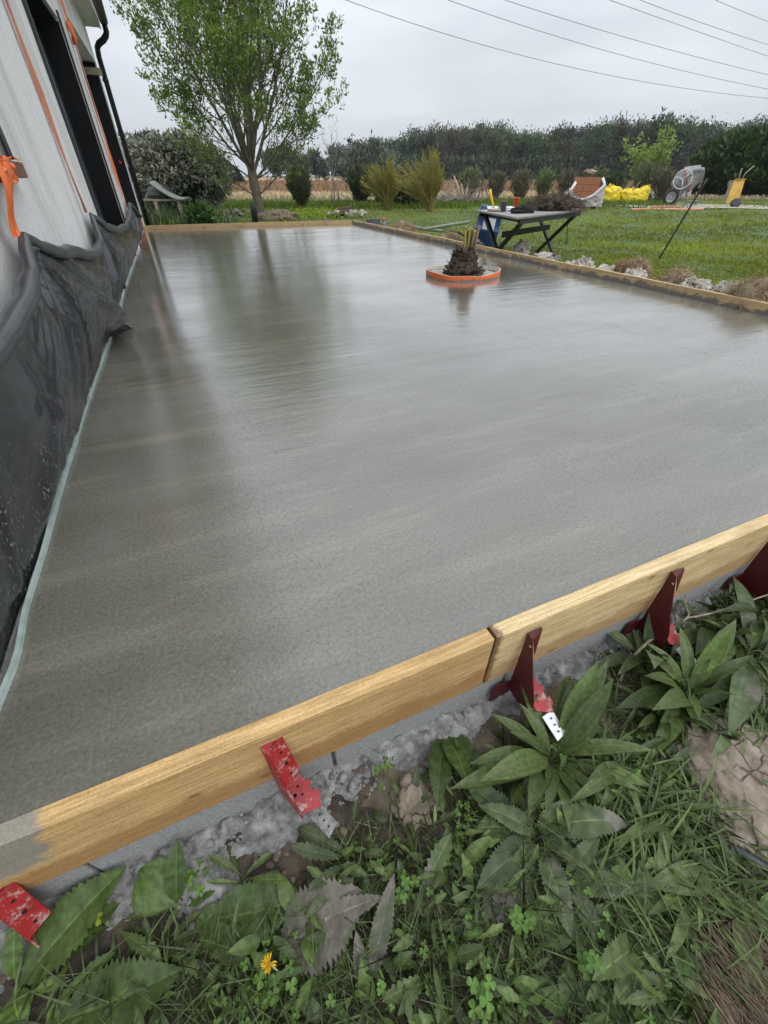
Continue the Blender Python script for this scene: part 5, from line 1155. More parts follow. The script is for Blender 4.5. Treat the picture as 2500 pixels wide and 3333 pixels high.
# bare sapling with stakes
c=at(1090,672,25); c.z=GZ; SP_=thing('bare_sapling',c,'slender bare sapling tied to two stakes between the upright shrubs','sapling'); rs=random.Random(9); m=MB(); L=[]
grow(m,L,c+UP*.9,Vector((0,0,1)),.022,1.6,0,rs,[dict(n=6,w=.06,up=.03,tp=.7,s=5),dict(n=5,w=.08,up=.06,tp=.7,s=4,k=9,f0=0,an=42,r=.7,l=.8),dict(n=3,w=.1,up=.05,tp=.6,s=3,k=5,f0=.2,an=35,r=.6,l=.45,leaf=2)]); tube(m,[c,c+UP*.9],.028,6,cap=False); build('trunk',m,simple('sapling bark',(0.16,0.14,0.12)),SP_)
m=MB(); tube(m,[c+Vector((.22,0,0)),c+Vector((.2,0,1.05))],.035,7); tube(m,[c+Vector((-.12,0,0)),c+Vector((-.1,0,1.0))],.03,7); build('stake',m,simple('stake wood',(0.25,0.21,0.15)),SP_)
lm=MB(); leaves_of(lm,L,.05,.03,1,.02,4); build('bud',lm,M_eleag,SP_)
# light green young tree
c=at(2080,632,32); c.z=GZ; YT=thing('young_tree',c,'young tree with bright light green leaves behind the yellow bags','tree'); rs=random.Random(14); m=MB(); L=[]
for k in range(9):
    a=k*2.4; an=R(rs.uniform(12,40)); grow(m,L,c+UP*.2,Vector((math.cos(a)*math.sin(an),math.sin(a)*math.sin(an)*.6,math.cos(an))),.035,2.7*rs.uniform(.7,1.05),0,rs,[dict(n=5,w=.06,up=.05,tp=.8,s=5),dict(n=4,w=.1,up=.06,tp=.7,s=4,k=7,f0=.3,an=42,r=.6,l=.45,leaf=7)])
build('trunk',m,M_twig,YT); lm=MB(); leaves_of(lm,L,.20,.12,3,.09,7,(1,1,1),.5,.1); build('foliage',lm,leafmat('lime leaves',(0.26,0.36,0.07),(0.15,0.22,0.045),1,.5,.35),YT)
# dark evergreen hedge masses on the right
px_shrub('evergreen_bush',2375,300,428,640,'large dark evergreen bush behind the cement mixer',71,M_dkg,15000,.36,.20,Y=36,clump=.45,c0=(1.3,1.35,1.3),upd=.5,ry=.7,hollow=.5)
px_shrub('evergreen_bush',2510,220,478,642,'dark evergreen bush at the right picture edge',72,M_dkg,9000,.36,.20,Y=34,clump=.45,c0=(1.5,1.5,1.4),upd=.5,ry=.8,hollow=.5)
px_shrub('evergreen_bush',2250,110,548,634,'low grey-green bush left of the large dark evergreen',73,M_tan,2500,.28,.12,Y=37,c0=(.7,.9,.6),upd=.8)
# small conifer and distant trees left
c=at(768,585,70); c.z=GZ; CN=thing('conifer',c,'small dark conifer beyond the field, left of the big trunk','conifer'); r=np.random.default_rng(3); h=at(768,540,70).z-GZ; n=2600; z=r.random(n)**.8; rad=(1-z)*1.3*r.random(n)**.4; a=r.uniform(0,6.28,n)
P=np.array(tuple(c))+np.stack([rad*np.cos(a),rad*np.sin(a),z*h],1); m=MB(); cards(m,P,np.stack([np.cos(a),np.sin(a),-.1+0*a],1),.45,.14,np.array([.9,1.0,1.1])*r.uniform(.5,1.2,(n,1)),4); build('crown',m,M_dkg,CN); m=MB(); tube(m,[c,c+UP*h*.9],[.12,.02],6); build('trunk',m,M_twig,CN)
M_far=leafmat('far foliage',(0.120,0.145,0.085),(0.070,0.088,0.058),.25,.8,.2); M_fart=simple('far bark',(0.13,0.125,0.115),(0.085,0.082,0.078),1,.95)
M_for=leafmat('forest foliage',(0.085,0.108,0.052),(0.045,0.058,0.030),.12,.8,.2)
def far_tree(mt_,mf,c,h,wd,seed,nl,ls,lean=0,spiky=1.0,c0=(1,1,1),dens=1):
    r=np.random.default_rng(seed); rs=random.Random(seed); c=Vector(c)
    top=c+Vector((lean*h,0,h*.93)); tube(mt_,[c,c.lerp(top,.5)+Vector((-lean*h*.1,0,0)),top],[h*.014,h*.009,h*.002],4,cap=False)
    for k in range(11):
        f=rs.uniform(.18,.8); b=c.lerp(top,f); a=rs.uniform(0,6.28); L_=h*rs.uniform(.18,.4)*(1-.3*f); e=b+Vector((math.cos(a)*L_*.45+lean*L_,math.sin(a)*L_*.45,L_*.9)); tube(mt_,[b,b.lerp(e,.5)+Vector((math.cos(a)*.1*L_,0,0)),e],[h*.006,h*.004,h*.0015],3,cap=False)
    K=14; cen=np.stack([r.normal(0,.30,K)*wd,r.normal(0,.30,K)*wd,r.uniform(.28,.93,K)*h],1); w_=1-.55*np.abs(cen[:,2]/h-.5)
    cen[:,:2]*=w_[:,None]; idx=r.integers(0,K,nl); P=cen[idx]+r.normal(0,1,(nl,3))*np.array([.16*wd,.16*wd,.085*h]); P[:,0]+=P[:,2]*lean; P+=np.array(tuple(c)); P[:,2]=np.maximum(P[:,2],c.z+.3)
    D=r.normal(0,.7,(nl,3))+[lean*2,0,.75*spiky]; cards(mf,P,D,ls*(.5+r.random(nl)),ls*.42,np.array(c0)*r.uniform(.5,1.4,(nl,1))*(1+.25*r.normal(size=K)[idx][:,None]),seed)
FT=[(430,470,150,'faint tall tree beside the house corner'),(900,500,130,'pale distant tree right of the big trunk'),(958,490,120,'pale tree with leaning bare branches beyond the field'),(1040,500,125,'grey bare distant tree left of the forest'),(1100,485,120,'grey spiky distant tree behind the bare sapling'),(1170,470,115,'rounded grey-green distant tree at the start of the forest'),(660,560,160,'low distant tree behind the big shrub'),(1230,462,115,'distant tree right above the left willow')]
for k,(x,y,Y,lb) in enumerate(FT):
    c=at(x,588,Y); c.z=GZ; h=at(x,y,Y).z-GZ; T_=thing('distant_tree',c,lb,'tree','distant trees left of the forest'); a,b=MB(),MB(); far_tree(a,b,c,h,h*.75,k+100,1500,1.0,c0=(1,1,1.05)); build('trunk',a,M_fart,T_); build('crown',b,M_far,T_)
c=at(2086,598,118); c.z=GZ; h=at(2086,372,118).z-GZ; T_=thing('tall_tree',c,'single tree whose loose crown rises above the forest edge','tree'); a,b=MB(),MB(); far_tree(a,b,c,h,h*.45,7,1900,.9,lean=.03,c0=(1.1,1.15,1)); build('trunk',a,M_fart,T_); build('crown',b,M_for,T_)
# forest
a,b=MB(),MB(); rs=random.Random(77); k=0
for row in range(4):
    x=1120
    while x<3000:
        Y=128+row*8+rs.uniform(-3,3)-max(0,(x-1700))*.012; yt=np.interp(x,[1100,1300,1450,1700,2000,2300,2500,3000],[492,455,436,428,418,414,400,384])+rs.gauss(0,13)+9*math.sin(x*.011+1)+7*math.sin(x*.031)+(3-row)*2
        c=at(x,590,Y); c.z=GZ; h=at(x,yt,Y).z-GZ; far_tree(a,b,c,h,h*rs.uniform(.35,.55),k,1300,.66,lean=rs.uniform(.0,.16)*min(1,(x-1300)/700) if x>1300 else 0,c0=(rs.uniform(.75,1.35),rs.uniform(.8,1.35),rs.uniform(.8,1.3))); k+=1; x+=rs.uniform(22,36)
n=9000; r=np.random.default_rng(5); xx=r.uniform(1150,3000,n); P=np.array([tuple(at(q,590,122)) for q in xx]); P[:,1]+=r.uniform(-2,3,n); P[:,0]*=P[:,1]/122; P[:,2]=GZ+r.random(n)**1.2*4.0
cards(b,P,r.normal(0,.5,(n,3))+[0,0,1],1.2,.6,np.array([.8,.9,.9])*r.uniform(.4,1.3,(n,1)),8)
F_=build('forest',b,M_for,origin=(0,0,0)); tag(F_,'dark grey-green woodland edge across the far side of the field','forest',kind='stuff')
tag(build('forest_trunks',a,M_fart,origin=(0,0,0)),'thin grey trunks and limbs inside the woodland edge','forest',kind='stuff')
# strap-leaf clumps behind the far plank
M_iris=leafmat('iris leaves',(0.13,0.19,0.06),(0.07,0.11,0.04),3,.4,.2)
def strapclump(x,y,Y,hpx,n,label,seed,mt=M_iris,wd=.035,c0=(1,1,1)):
    c=at(x,y,Y); c.z=GZ; h=at(x,y-hpx,Y).z-GZ; rs=random.Random(seed); m=MB()
    for k in range(n):
        a=rs.uniform(0,6.28); p=c+Vector((rs.gauss(0,.14),rs.gauss(0,.1),0)); L_=h*rs.uniform(.7,1.15); lean=rs.uniform(.1,.75); g=rs.uniform(.6,1.3); d=Vector((math.cos(a),math.sin(a)*.6,0)); sd=Vector((-d.y,d.x,0)); V=[]
        for j in range(6):
            f=j/5; q=p+UP*L_*(f-.35*lean*f*f*f)+d*L_*lean*f*f; ww=wd*(1-f**2.2)+.002; V+= [tuple(q-sd*ww/2),tuple(q+UP*-.004),tuple(q+sd*ww/2)]
        m.add(V,[[3*j+i,3*j+i+1,3*j+i+4,3*j+i+3] for j in range(5) for i in range(2)],col=(g*c0[0],g*c0[1],g*c0[2]),smooth=True)
    return tag(build('strap_leaf_plant',m,mt),label,'plant','clumps of strap-leaved plants behind the far plank')
strapclump(490,728,12.6,85,70,'tall strap-leaved clump nearest the house corner',1)
strapclump(535,728,12.9,80,60,'strap-leaved clump below the black tub',2)
strapclump(590,728,12.7,68,60,'strap-leaved clump under the right bench leg',3)
strapclump(690,728,13.2,88,40,'thin tall strap-leaved clump left of the junk by the tree',4)
strapclump(745,728,13.4,60,45,'low strap-leaved clump touching the junk by the tree',5)
px_shrub('fern_clump',655,90,662,730,'dark green leafy clump below the big shrub',81,M_dkg,1500,.10,.05,Y=13.0,c0=(1.6,1.9,1.4),clump=.3,stems=8,cat='plant')
# ================================================================== foreground weeds
M_weed=leafmat('weed leaf',(0.098,0.136,0.040),(0.048,0.072,0.022),85,.38,.2,mud=None,spec=.35)
M_weedm=leafmat('muddy weed leaf',(0.090,0.118,0.045),(0.040,0.060,0.026),40,.6,.1,mud=(0.17,0.155,0.13))
M_mud=leafmat('mud coated leaf',(0.155,0.138,0.115),(0.085,0.076,0.062),34,.8,.02,mud=(0.07,0.09,0.045))
M_clov=leafmat('clover leaf',(0.12,0.23,0.05),(0.075,0.16,0.035),30,.5,.3)
def leaf(m, p, yaw, ln, wd, e0=.5, curl=1.0, kind='dock', seed=0, c0=(1,1,1), roll=0.0, ns=22):
    rs=random.Random(seed); d=Vector((math.cos(yaw),math.sin(yaw),0)); sd=Vector((-d.y,d.x,0)); q=Vector(p); V=[]; C=[]; e=e0; nc=8 if ns>12 else 4; ph=rs.uniform(0,6)
    side=rs.uniform(-.5,.5)
    for i in range(ns+1):
        f=i/ns
        if kind=='dock': pr=math.sin(math.pi*min(1,max(0,(f-.10)/.90))**.80)**.85 if f>.10 else 0; pr=max(pr,.07*(f<.3)); ser=1+.13*((i*1.0)%2-.5)*2*(f>.15)*rs.uniform(.3,1.2)
        elif kind=='dandelion': pr=max(.09,(f**1.1)*(1-f**5)*1.25); ser=1+.42*(((i%4)/3)-.5)*(f<.85)*rs.uniform(.7,1.1)
        elif kind=='plantain': pr=max(.10,math.sin(math.pi*max(0,(f-.14)/.86)**.9)**.9 if f>.14 else 0); ser=1+.02*rs.uniform(-1,1)
        else: pr=math.sin(math.pi*f**.7)**.8; ser=1
        wv=wd/2*pr*ser; e=e0-curl*f**1.4-.0; yw=side*f*.6; dd=Vector((math.cos(yaw+yw),math.sin(yaw+yw),0)); sd=Vector((-dd.y,dd.x,0))
        q=q+(dd*math.cos(e)+UP*math.sin(e))*ln/ns; nn=(UP*math.cos(e)-dd*math.sin(e))
        for j in range(nc+1):
            x=(j/nc-.5)*2; x=(math.copysign(abs(x)**1.9,x) if kind!='plantain' and nc==8 else x); fold=.22*abs(x)-.03; und=.07*math.sin(f*13+ph+(2 if x>0 else 0))*abs(x)**2; rib=0
            if kind=='plantain': rib=.05*math.cos(j*math.pi)
            elif kind=='dock': rib=.035*math.cos(f*34+abs(x)*2.2)*(abs(x)>.1)
            rl=roll*x
            V.append(tuple(q+sd*wv*x*math.cos(rl)+nn*wv*(fold+und+rib+math.sin(rl)*x*.5)))
            mid=1.0+((1.1 if nc==8 else .3) if abs(x)<.01 and kind!='plantain' else (.30 if kind=='plantain' and j%2 else 0))
            vein=1+(.10*math.cos(f*34+abs(x)*2.2) if kind=='dock' else 0); g=mid*vein
            C.append((c0[0]*g,c0[1]*g*(1 if mid<1.5 else .95),c0[2]*g))
    F=[[(nc+1)*i+j,(nc+1)*i+j+1,(nc+1)*(i+1)+j+1,(nc+1)*(i+1)+j] for i in range(ns) for j in range(nc)]
    m.add(V,np.array(F),C,True)
def gz(p): return Vector((p.x,p.y,GZ+.005))
def rosette(name,x,y,label,cat,spec,mt,seed,group=None):
    spec=[q for q in spec if not (1670<q[0]<1800 and 2150<q[1]<2420 and seed==1)]
    c=gz(gp(x,y)); rs=random.Random(seed); m=MB()
    for (tx,ty,ln,wd,e0,curl,kind,c0,roll) in spec:
        tgt=gp(tx,ty,GZ+.05); yaw=math.atan2(tgt.y-c.y,tgt.x-c.x); ff_=0.86
        L_=(tgt-c).length/ff_ if ln is None else ln
        leaf(m,c+Vector((rs.uniform(-.008,.008),rs.uniform(-.008,.008),.0)),yaw,L_,wd*L_,e0,curl,kind,rs.randint(0,9999),c0,roll,44)
    return tag(build(name,m,mt,origin=c),label,cat,group)
def auto(x,y,r0,r1,n,wd,kind,seed,a0=0,a1=360,e=(.3,.9),curl=(.5,1.3),tone=(.7,1.25),tint=(1,1,1)):
    rs=random.Random(seed); out=[]
    for k in range(n):
        a=R(a0+(a1-a0)*(k+rs.uniform(.2,.8))/n); r=rs.uniform(r0,r1); g=rs.uniform(*tone); out.append((x+r*math.cos(a),y-r*math.sin(a),None,wd*rs.uniform(.8,1.2),rs.uniform(*e),rs.uniform(*curl),kind,(g*tint[0],g*tint[1],g*tint[2]),rs.uniform(-.3,.3)))
    return out
PG='weeds in front of the near planks'
rosette('plantain_plant',1790,2480,'large ribbed plantain at the foot of the second bracket from the joint','plantain',auto(1790,2480,170,310,22,.17,'plantain',1,0,360,(.5,1.15),(.5,1.3))+[(2075,2560,None,.17,.5,.8,'plantain',(1.25,1.3,1),0),(1660,2230,None,.15,.9,.7,'plantain',(.9,1,.9),0),(1890,2215,None,.20,1.0,.6,'plantain',(1.1,1.2,.9),0)],M_weed,1,PG)
rosette('plantain_plant',2225,2270,'bright ribbed plantain under the bare twig, right of centre','plantain',auto(2225,2270,110,220,17,.18,'plantain',2,0,360,(.5,1.2),(.5,1.2))+[(2270,2080,None,.2,1.1,.4,'plantain',(1.2,1.35,.9),0)],M_weed,2,PG)
rosette('plantain_plant',2085,2150,'plantain whose long leaf crosses the third bracket','plantain',auto(2085,2150,90,200,11,.16,'plantain',3,30,330,(.6,1.2),(.4,1.1))+[(2050,1965,None,.17,1.15,.4,'plantain',(.9,1.05,1.0),0)],M_weedm,3,PG)
rosette('plantain_plant',2440,2150,'flattened plantain near the right picture edge','plantain',auto(2440,2150,90,240,18,.16,'plantain',4,0,360,(.3,.9),(.5,1.2)),M_weedm,4,PG)
rosette('plantain_plant',2290,2050,'small dark plantain beside the footing, right of the third bracket','plantain',auto(2290,2050,60,140,8,.2,'plantain',44),M_weed,44,PG)
rosette('plantain_plant',1330,2640,'small fan of dark ribbed leaves in front of the pale clay lump','plantain',auto(1270,2620,70,170,8,.18,'plantain',45,-60,80,(.5,1.0),(.5,1.0),(.6,1.0)),M_weed,45,PG)
rosette('dock_plant',1745,2720,'broad-leaved rosette with a twisted grey leaf, below the large plantain','dock',auto(1745,2720,170,300,13,.27,'dock',5,0,360,(.25,.9),(.4,1.4),(.5,1.3))+[(1580,2690,None,.5,.5,.8,'dock',(1.2,1.35,1.0),0),(1870,2600,None,.35,.9,1.5,'dock',(1.3,1.25,1.1),.4),(1530,2580,None,.3,.5,.6,'dock',(.8,.9,.8),0)],M_weedm,5,PG)
rosette('dock_plant',1440,2380,'serrated dark leaves lying on the cement right of the clay lump','dock',[(1560,2480,None,.3,.4,.6,'dock',(.7,.85,.7),0),(1400,2570,None,.3,.6,.8,'dock',(.6,.7,.6),0),(1480,2250,None,.3,.5,.5,'dock',(.7,.85,.7),0),(1540,2530,None,.32,.7,.6,'dock',(1,1.1,.9),0)],M_weed,6,PG)
rosette('dock_plant',50,3230,'huge serrated leaf pointing up to the plank in the lower left corner','dock',[(385,2870,None,.40,.50,.55,'dock',(1.05,1.15,1.0),0),(330,3010,None,.26,.25,.3,'dandelion',(.9,1,.8),0),(60,3000,None,.3,.9,.8,'dock',(1,1.2,.8),0),(250,3060,None,.3,.3,.3,'dandelion',(.8,.9,.7),0),(30,3290,.08,.6,.5,.8,'dock',(1.3,1.5,1.0),0)],M_weed,7,PG)
rosette('dock_plant',640,3020,'pair of blistered grey-green leaves left of the yellow flower','dock',[(930,2985,None,.42,.25,.5,'dock',(.85,.95,.9),0),(680,2960,None,.6,.4,.6,'dock',(.9,1,.9),0),(760,3120,None,.35,.3,.5,'dock',(.8,.85,.7),0)],M_weed,8,PG)
rosette('dock_plant',150,3330,'wide dark leaf cut by the bottom edge at left','dock',[(500,3240,None,.42,.3,.5,'dock',(.75,.85,.75),0),(300,3130,None,.25,.4,.8,'dandelion',(1,1.2,.9),0)],M_weed,9,PG)
rosette('dock_plant',590,2960,'smooth leaves in front of the cement spill at left','dock',[(480,2830,None,.8,.7,.9,'plantain',(1.1,1.2,1.0),0),(620,2740,None,.36,.9,.5,'dock',(.7,.85,.65),0),(640,2900,None,.4,.5,.8,'dock',(.8,1,.8),0)],M_weed,10,PG)
rosette('dock_plant',880,3130,'mud-coated broad leaf in the bottom centre','dock',[(1140,2930,None,.62,.35,.45,'dock',(1,1,1),0),(1180,2900,None,.2,.3,.3,'dock',(1.1,1.1,1.1),0)],M_mud,11,PG)
rosette('dock_plant',1200,3240,'narrow mud-grey leaf standing right of the broad muddy one','dock',[(1270,2900,None,.22,.5,.5,'dock',(1.1,1.1,1.1),0),(1180,3060,None,.3,.5,.6,'dock',(1.2,1.25,1.2),0)],M_mud,12,PG)
rosette('dock_plant',1620,3060,'two long mud-brown leaves trailing from the broad rosette','dock',[(1690,2780,None,.34,.35,.5,'dock',(1,1,1),0),(1590,2850,None,.3,.3,.5,'dock',(.9,.9,.85),0)],M_mud,13,PG)
rosette('dock_plant',1690,2970,'clean bright serrated leaf in the lower middle right','dock',[(1900,3040,None,.55,.3,.4,'dock',(1.45,1.6,1.4),0)],M_weed,14,PG)
rosette('dock_plant',1830,2870,'grey-green serrated leaves fallen toward the black tube','dock',auto(1830,2870,140,250,9,.30,'dock',15,-75,60,(.2,.6),(.3,.8),(.9,1.3)),M_weedm,15,PG)
rosette('dock_plant',2110,3050,'wide leaves with a purple-brown stem right of the bright serrated leaf','dock',auto(2110,3050,120,220,11,.36,'dock',16,0,360,(.2,.7),(.3,.8),(.8,1.3)),M_weed,16,PG)
rosette('dock_plant',1850,3300,'large toothed leaf at the bottom edge, right of centre','dock',[(2060,3230,None,.5,.3,.5,'dock',(.95,1.05,.9),0),(1870,3200,None,.5,.4,.6,'dock',(.9,1,.8),0),(1760,3180,None,.4,.4,.6,'dock',(1,1.2,.9),0)],M_weed,17,PG)
rosette('dock_plant',2380,3180,'bluish narrow leaves beside the dry brown tangle','dock',[(2320,3050,None,.16,.6,.6,'dock',(1.2,1.3,1.5),0),(2260,3200,None,.2,.5,.6,'dock',(1,1.2,1.3),0),(2460,3020,None,.25,.5,.6,'dandelion',(1,1.1,.9),0)],M_weed,18,PG)
rosette('dandelion_plant',1330,3010,'toothed pale green leaf splashed with white, bottom centre','dandelion',[(1440,2760,None,.3,.5,.5,'dandelion',(1.2,1.3,1.1),0),(1330,2820,None,.2,.5,.6,'dandelion',(.9,1,.9),0),(1500,2980,None,.25,.4,.6,'dandelion',(1.1,1.1,1),0)],M_weedm,19,PG)
rosette('dandelion_plant',1150,2800,'toothed muddy leaves below the pale clay lump','dandelion',auto(1120,2800,80,200,8,.28,'dandelion',20,120,400,(.2,.7),(.3,.8),(.7,1.1)),M_weedm,20,PG)
rosette('plantain_plant',2400,2850,'long-leaved plantain between the black tube and the dry tangle','plantain',auto(2400,2900,120,260,9,.22,'plantain',21,0,360,(.2,.6),(.3,.8),(1,1.4)),M_weed,21,PG)
# matted small stuff
def edge_t(s): return 0.29+.10*min(1,max(0,(s-.75)/.25))+0.05*fbm((s*2.2,1,1),3)-(0.08*math.exp(-((s+.22)/.2)**2))
def carpet_pts(n, seed, thr=-.25, tmax=0.02, fr=2.2, X0=-1.0, X1=2.6):
    r=np.random.default_rng(seed); out=[]
    while len(out)<n:
        x=r.uniform(X0,X1); y=r.uniform(-.22,2.1); s,t_=st((x,y))
        if t_>edge_t(s)+tmax*r.random()-.01: continue
        if fbm((x*fr,y*fr,seed*.0+5),3)<thr*r.uniform(.6,1.4): continue
        q1=gp(1345,2610); q2=gp(1990,2290); q3=gp(2400,2560)
        if math.hypot(x-q1.x,y-q1.y)<.05 or (math.hypot((x-q2.x)*.6,y-q2.y)<.08 and r.random()<.85) or math.hypot(x-q3.x,y-q3.y)<.09: continue
        out.append((x,y,GZ+.0))
    return np.array(out)
P=carpet_pts(30000,11,-.5); n=len(P); lean=rng.normal(0,.9,(n,3)); lean[:,2]=0; lean[:,0]+=.25; m=MB()
blades(m,P,rng.uniform(.02,.075,n),rng.uniform(.0012,.0028,n),lean,np.array([1,1,1])*rng.uniform(.5,1.5,(n,1))*np.array([1.0,1.0,.9]),12)
tag(build('small_grass',m,M_weed,origin=(0,0,0)),'fine short grass woven through the weeds near the camera','grass',kind='stuff')
m=MB(); P=carpet_pts(16000,12,-.35); n=len(P); P[:,2]+=rng.uniform(.0,.03,n); cards(m,P,rng.normal(0,1,(n,3))+[0,0,.35],rng.uniform(.008,.022,n),rng.uniform(.003,.010,n),np.array([1,1,1])*rng.uniform(.5,1.5,(n,1)),13)
tag(build('ground_cover',m,M_weed,origin=(0,0,0)),'tiny feathery weed leaves covering the soil','ground cover',kind='stuff')
for k,(x,y,r0,r1,n_,lb) in enumerate(((2380,2085,70,170,14,'ribbed plantain under the far end of the bare twig'),(2475,2015,60,150,12,'narrow-leaved plantain at the right edge under the last bracket'),(2150,2330,70,170,12,'narrow-leaved plantain above the cracked clay lump'),(2330,2400,70,160,12,'greyish plantain touching the top of the cracked clay lump'),(2010,2500,80,190,13,'narrow-leaved plantain left of the cracked clay lump'),(2160,2660,80,190,12,'narrow-leaved plantain just left of the black tube'),(1560,2900,70,160,10,'narrow-leaved plantain among the mud-brown leaves'),(2240,2930,80,190,12,'narrow-leaved plantain under the black tube'))):
    rosette('plantain_plant',x,y,lb,'plantain',auto(x,y,r0,r1,n_,.13,'plantain',200+k,0,360,(.3,1.1),(.4,1.4),(.5,1.5)),M_weedm if k in (3,6) else M_weed,200+k,PG)
for k,(x,y,r0,r1,n_,lb) in enumerate(((520,3080,60,170,11,'toothed dandelion rosette between the two big left leaves'),(380,3010,60,150,9,'toothed rosette by the single yellow-green clover'),(1010,3180,60,150,9,'small toothed rosette right of the yellow flower'),(1420,3150,60,160,10,'toothed rosette at the bottom, left of the large clover'),(1650,3250,60,150,9,'toothed rosette cut by the bottom edge near the large clover'),(790,2870,50,130,9,'small toothed rosette below the leaning red bracket'),(2200,3250,70,170,11,'toothed rosette left of the dry tangle at the bottom'),(1500,2800,60,140,9,'toothed rosette left of the long mud-brown leaves'))):
    rosette('dandelion_plant',x,y,lb,'dandelion',auto(x,y,r0,r1,n_,.24,'dandelion',300+k,0,360,(.2,.9),(.4,1.3),(.5,1.5)),M_weed,300+k,PG)
# matted layer of medium leaves
m=MB(); P=carpet_pts(4200,21,-.6,fr=2.6); rs=random.Random(8)
for k,p in enumerate(P):
    kd=rs.choice(['dandelion','dandelion','dandelion','plantain','plantain','dock','plain']); g=rs.uniform(.4,1.6); L_=rs.uniform(.02,.075)
    leaf(m,Vector(p)+UP*rs.uniform(.002,.035),rs.uniform(0,6.28),L_,L_*{'dandelion':.3,'dock':.32,'plantain':.16,'plain':.42}[kd],rs.uniform(.1,.9),rs.uniform(.2,1.1),kd,k,(g,g*rs.uniform(1,1.12),g*rs.uniform(.7,1)),rs.uniform(-.4,.4),10)
tag(build('low_weeds',m,M_weed,origin=(0,0,0)),'mat of small mixed weed leaves between the larger plants','weeds',kind='stuff')
# long flattened grass at the right
m=MB(); rs=random.Random(5)
def longblade(m,p,yaw,ln,wd,e0,curl,g,tint=(1,1,1)):
    V=[]; q=Vector(p); C=[]
    for i in range(9):
        f=i/8; e=e0-curl*f; dd=Vector((math.cos(yaw),math.sin(yaw),0)); q=q+(dd*math.cos(e)+UP*math.sin(e))*ln/8; sd=Vector((-dd.y,dd.x,0)); ww=wd*(1-f**2)*.5+.0002
        q.z=max(q.z,GZ+.004); V+=[tuple(q-sd*ww+UP*ww*.4),tuple(q),tuple(q+sd*ww+UP*ww*.4)]; C+=[(g*tint[0],g*tint[1],g*tint[2])]*3
    m.add(V,[[3*j+i,3*j+i+1,3*j+i+4,3*j+i+3] for j in range(8) for i in range(2)],C,True)
def regionblades(m,x0,x1,y0,y1,n,ln,wd,seed,yw=(0,6.28),tint=(1,1,1),e=(.3,1.1)):
    rs=random.Random(seed)
    for k in range(n):
        p=gp(rs.uniform(x0,x1),rs.uniform(y0,y1)); s,t_=st(p)
        if t_>edge_t(s): continue
        longblade(m,p,rs.uniform(*yw),rs.uniform(.5,1.2)*ln,rs.uniform(.6,1.3)*wd,rs.uniform(*e),rs.uniform(.5,1.7),rs.uniform(.6,1.5),tint)
regionblades(m,1900,2450,2450,2950,620,.13,.0055,1,(-1.6,1.6),(1.15,1.2,1.0)); regionblades(m,1950,2500,1980,2400,330,.12,.006,2); regionblades(m,700,1700,2750,3330,330,.10,.003,3); regionblades(m,0,900,2800,3330,230,.11,.0035,4); regionblades(m,1900,2500,2900,3330,330,.12,.004,6)
tag(build('long_grass',m,M_weed,origin=(0,0,0)),'long flattened grass blades among the weeds','grass',kind='stuff')
# dead straw
m=MB(); regionblades(m,1700,2500,2050,2600,110,.09,.0018,7,tint=(1,1,1),e=(0,.3)); regionblades(m,300,1700,2650,3330,120,.07,.0015,8,e=(0,.4))
tag(build('dead_stalks',m,simple('dead stalk',(0.34,0.26,0.17),(0.22,0.16,0.10),20,.8,tone=True),origin=(0,0,0)),'thin dead brown stalks on the soil','stalks',kind='stuff')
# clover
def clover(m,p,r,h,seed):
    rs=random.Random(seed); a0=rs.uniform(0,6.28); top=Vector(p)+Vector((rs.gauss(0,.006),rs.gauss(0,.006),h)); tube(m,[p,top],[.0007,.0006],4,cap=False,col=(1.2,1,.8)); tilt=Vector((rs.gauss(0,.25),rs.gauss(0,.25),0)); g=rs.uniform(.7,1.35)
    for k in range(3):
        a=a0+k*2.094; V=[tuple(top)]; C=[(g*1.4,g*1.3,g)]
        for (u,v) in ((.35,-.42),(.8,-.55),(1.05,-.25),(.95,0),(1.05,.25),(.8,.55),(.35,.42)):
            d=Vector((math.cos(a)*u-math.sin(a)*v,math.sin(a)*u+math.cos(a)*v,0))*r; d.z=r*(.18*abs(v)*2-.1*u)+d.dot(tilt); V.append(tuple(top+d)); C.append((g,g,g))
        m.add(V,[[0,i,i+1] for i in range(1,7)],C,False)
m=MB(); P=carpet_pts(1900,14,-.1,fr=3); rs=random.Random(4)
for k,p in enumerate(P): clover(m,Vector(p),rs.uniform(.005,.010),rs.uniform(.012,.045),k)
tag(build('clover',m,M_clov,origin=(0,0,0)),'bright green clover scattered through the weeds','clover',kind='stuff')
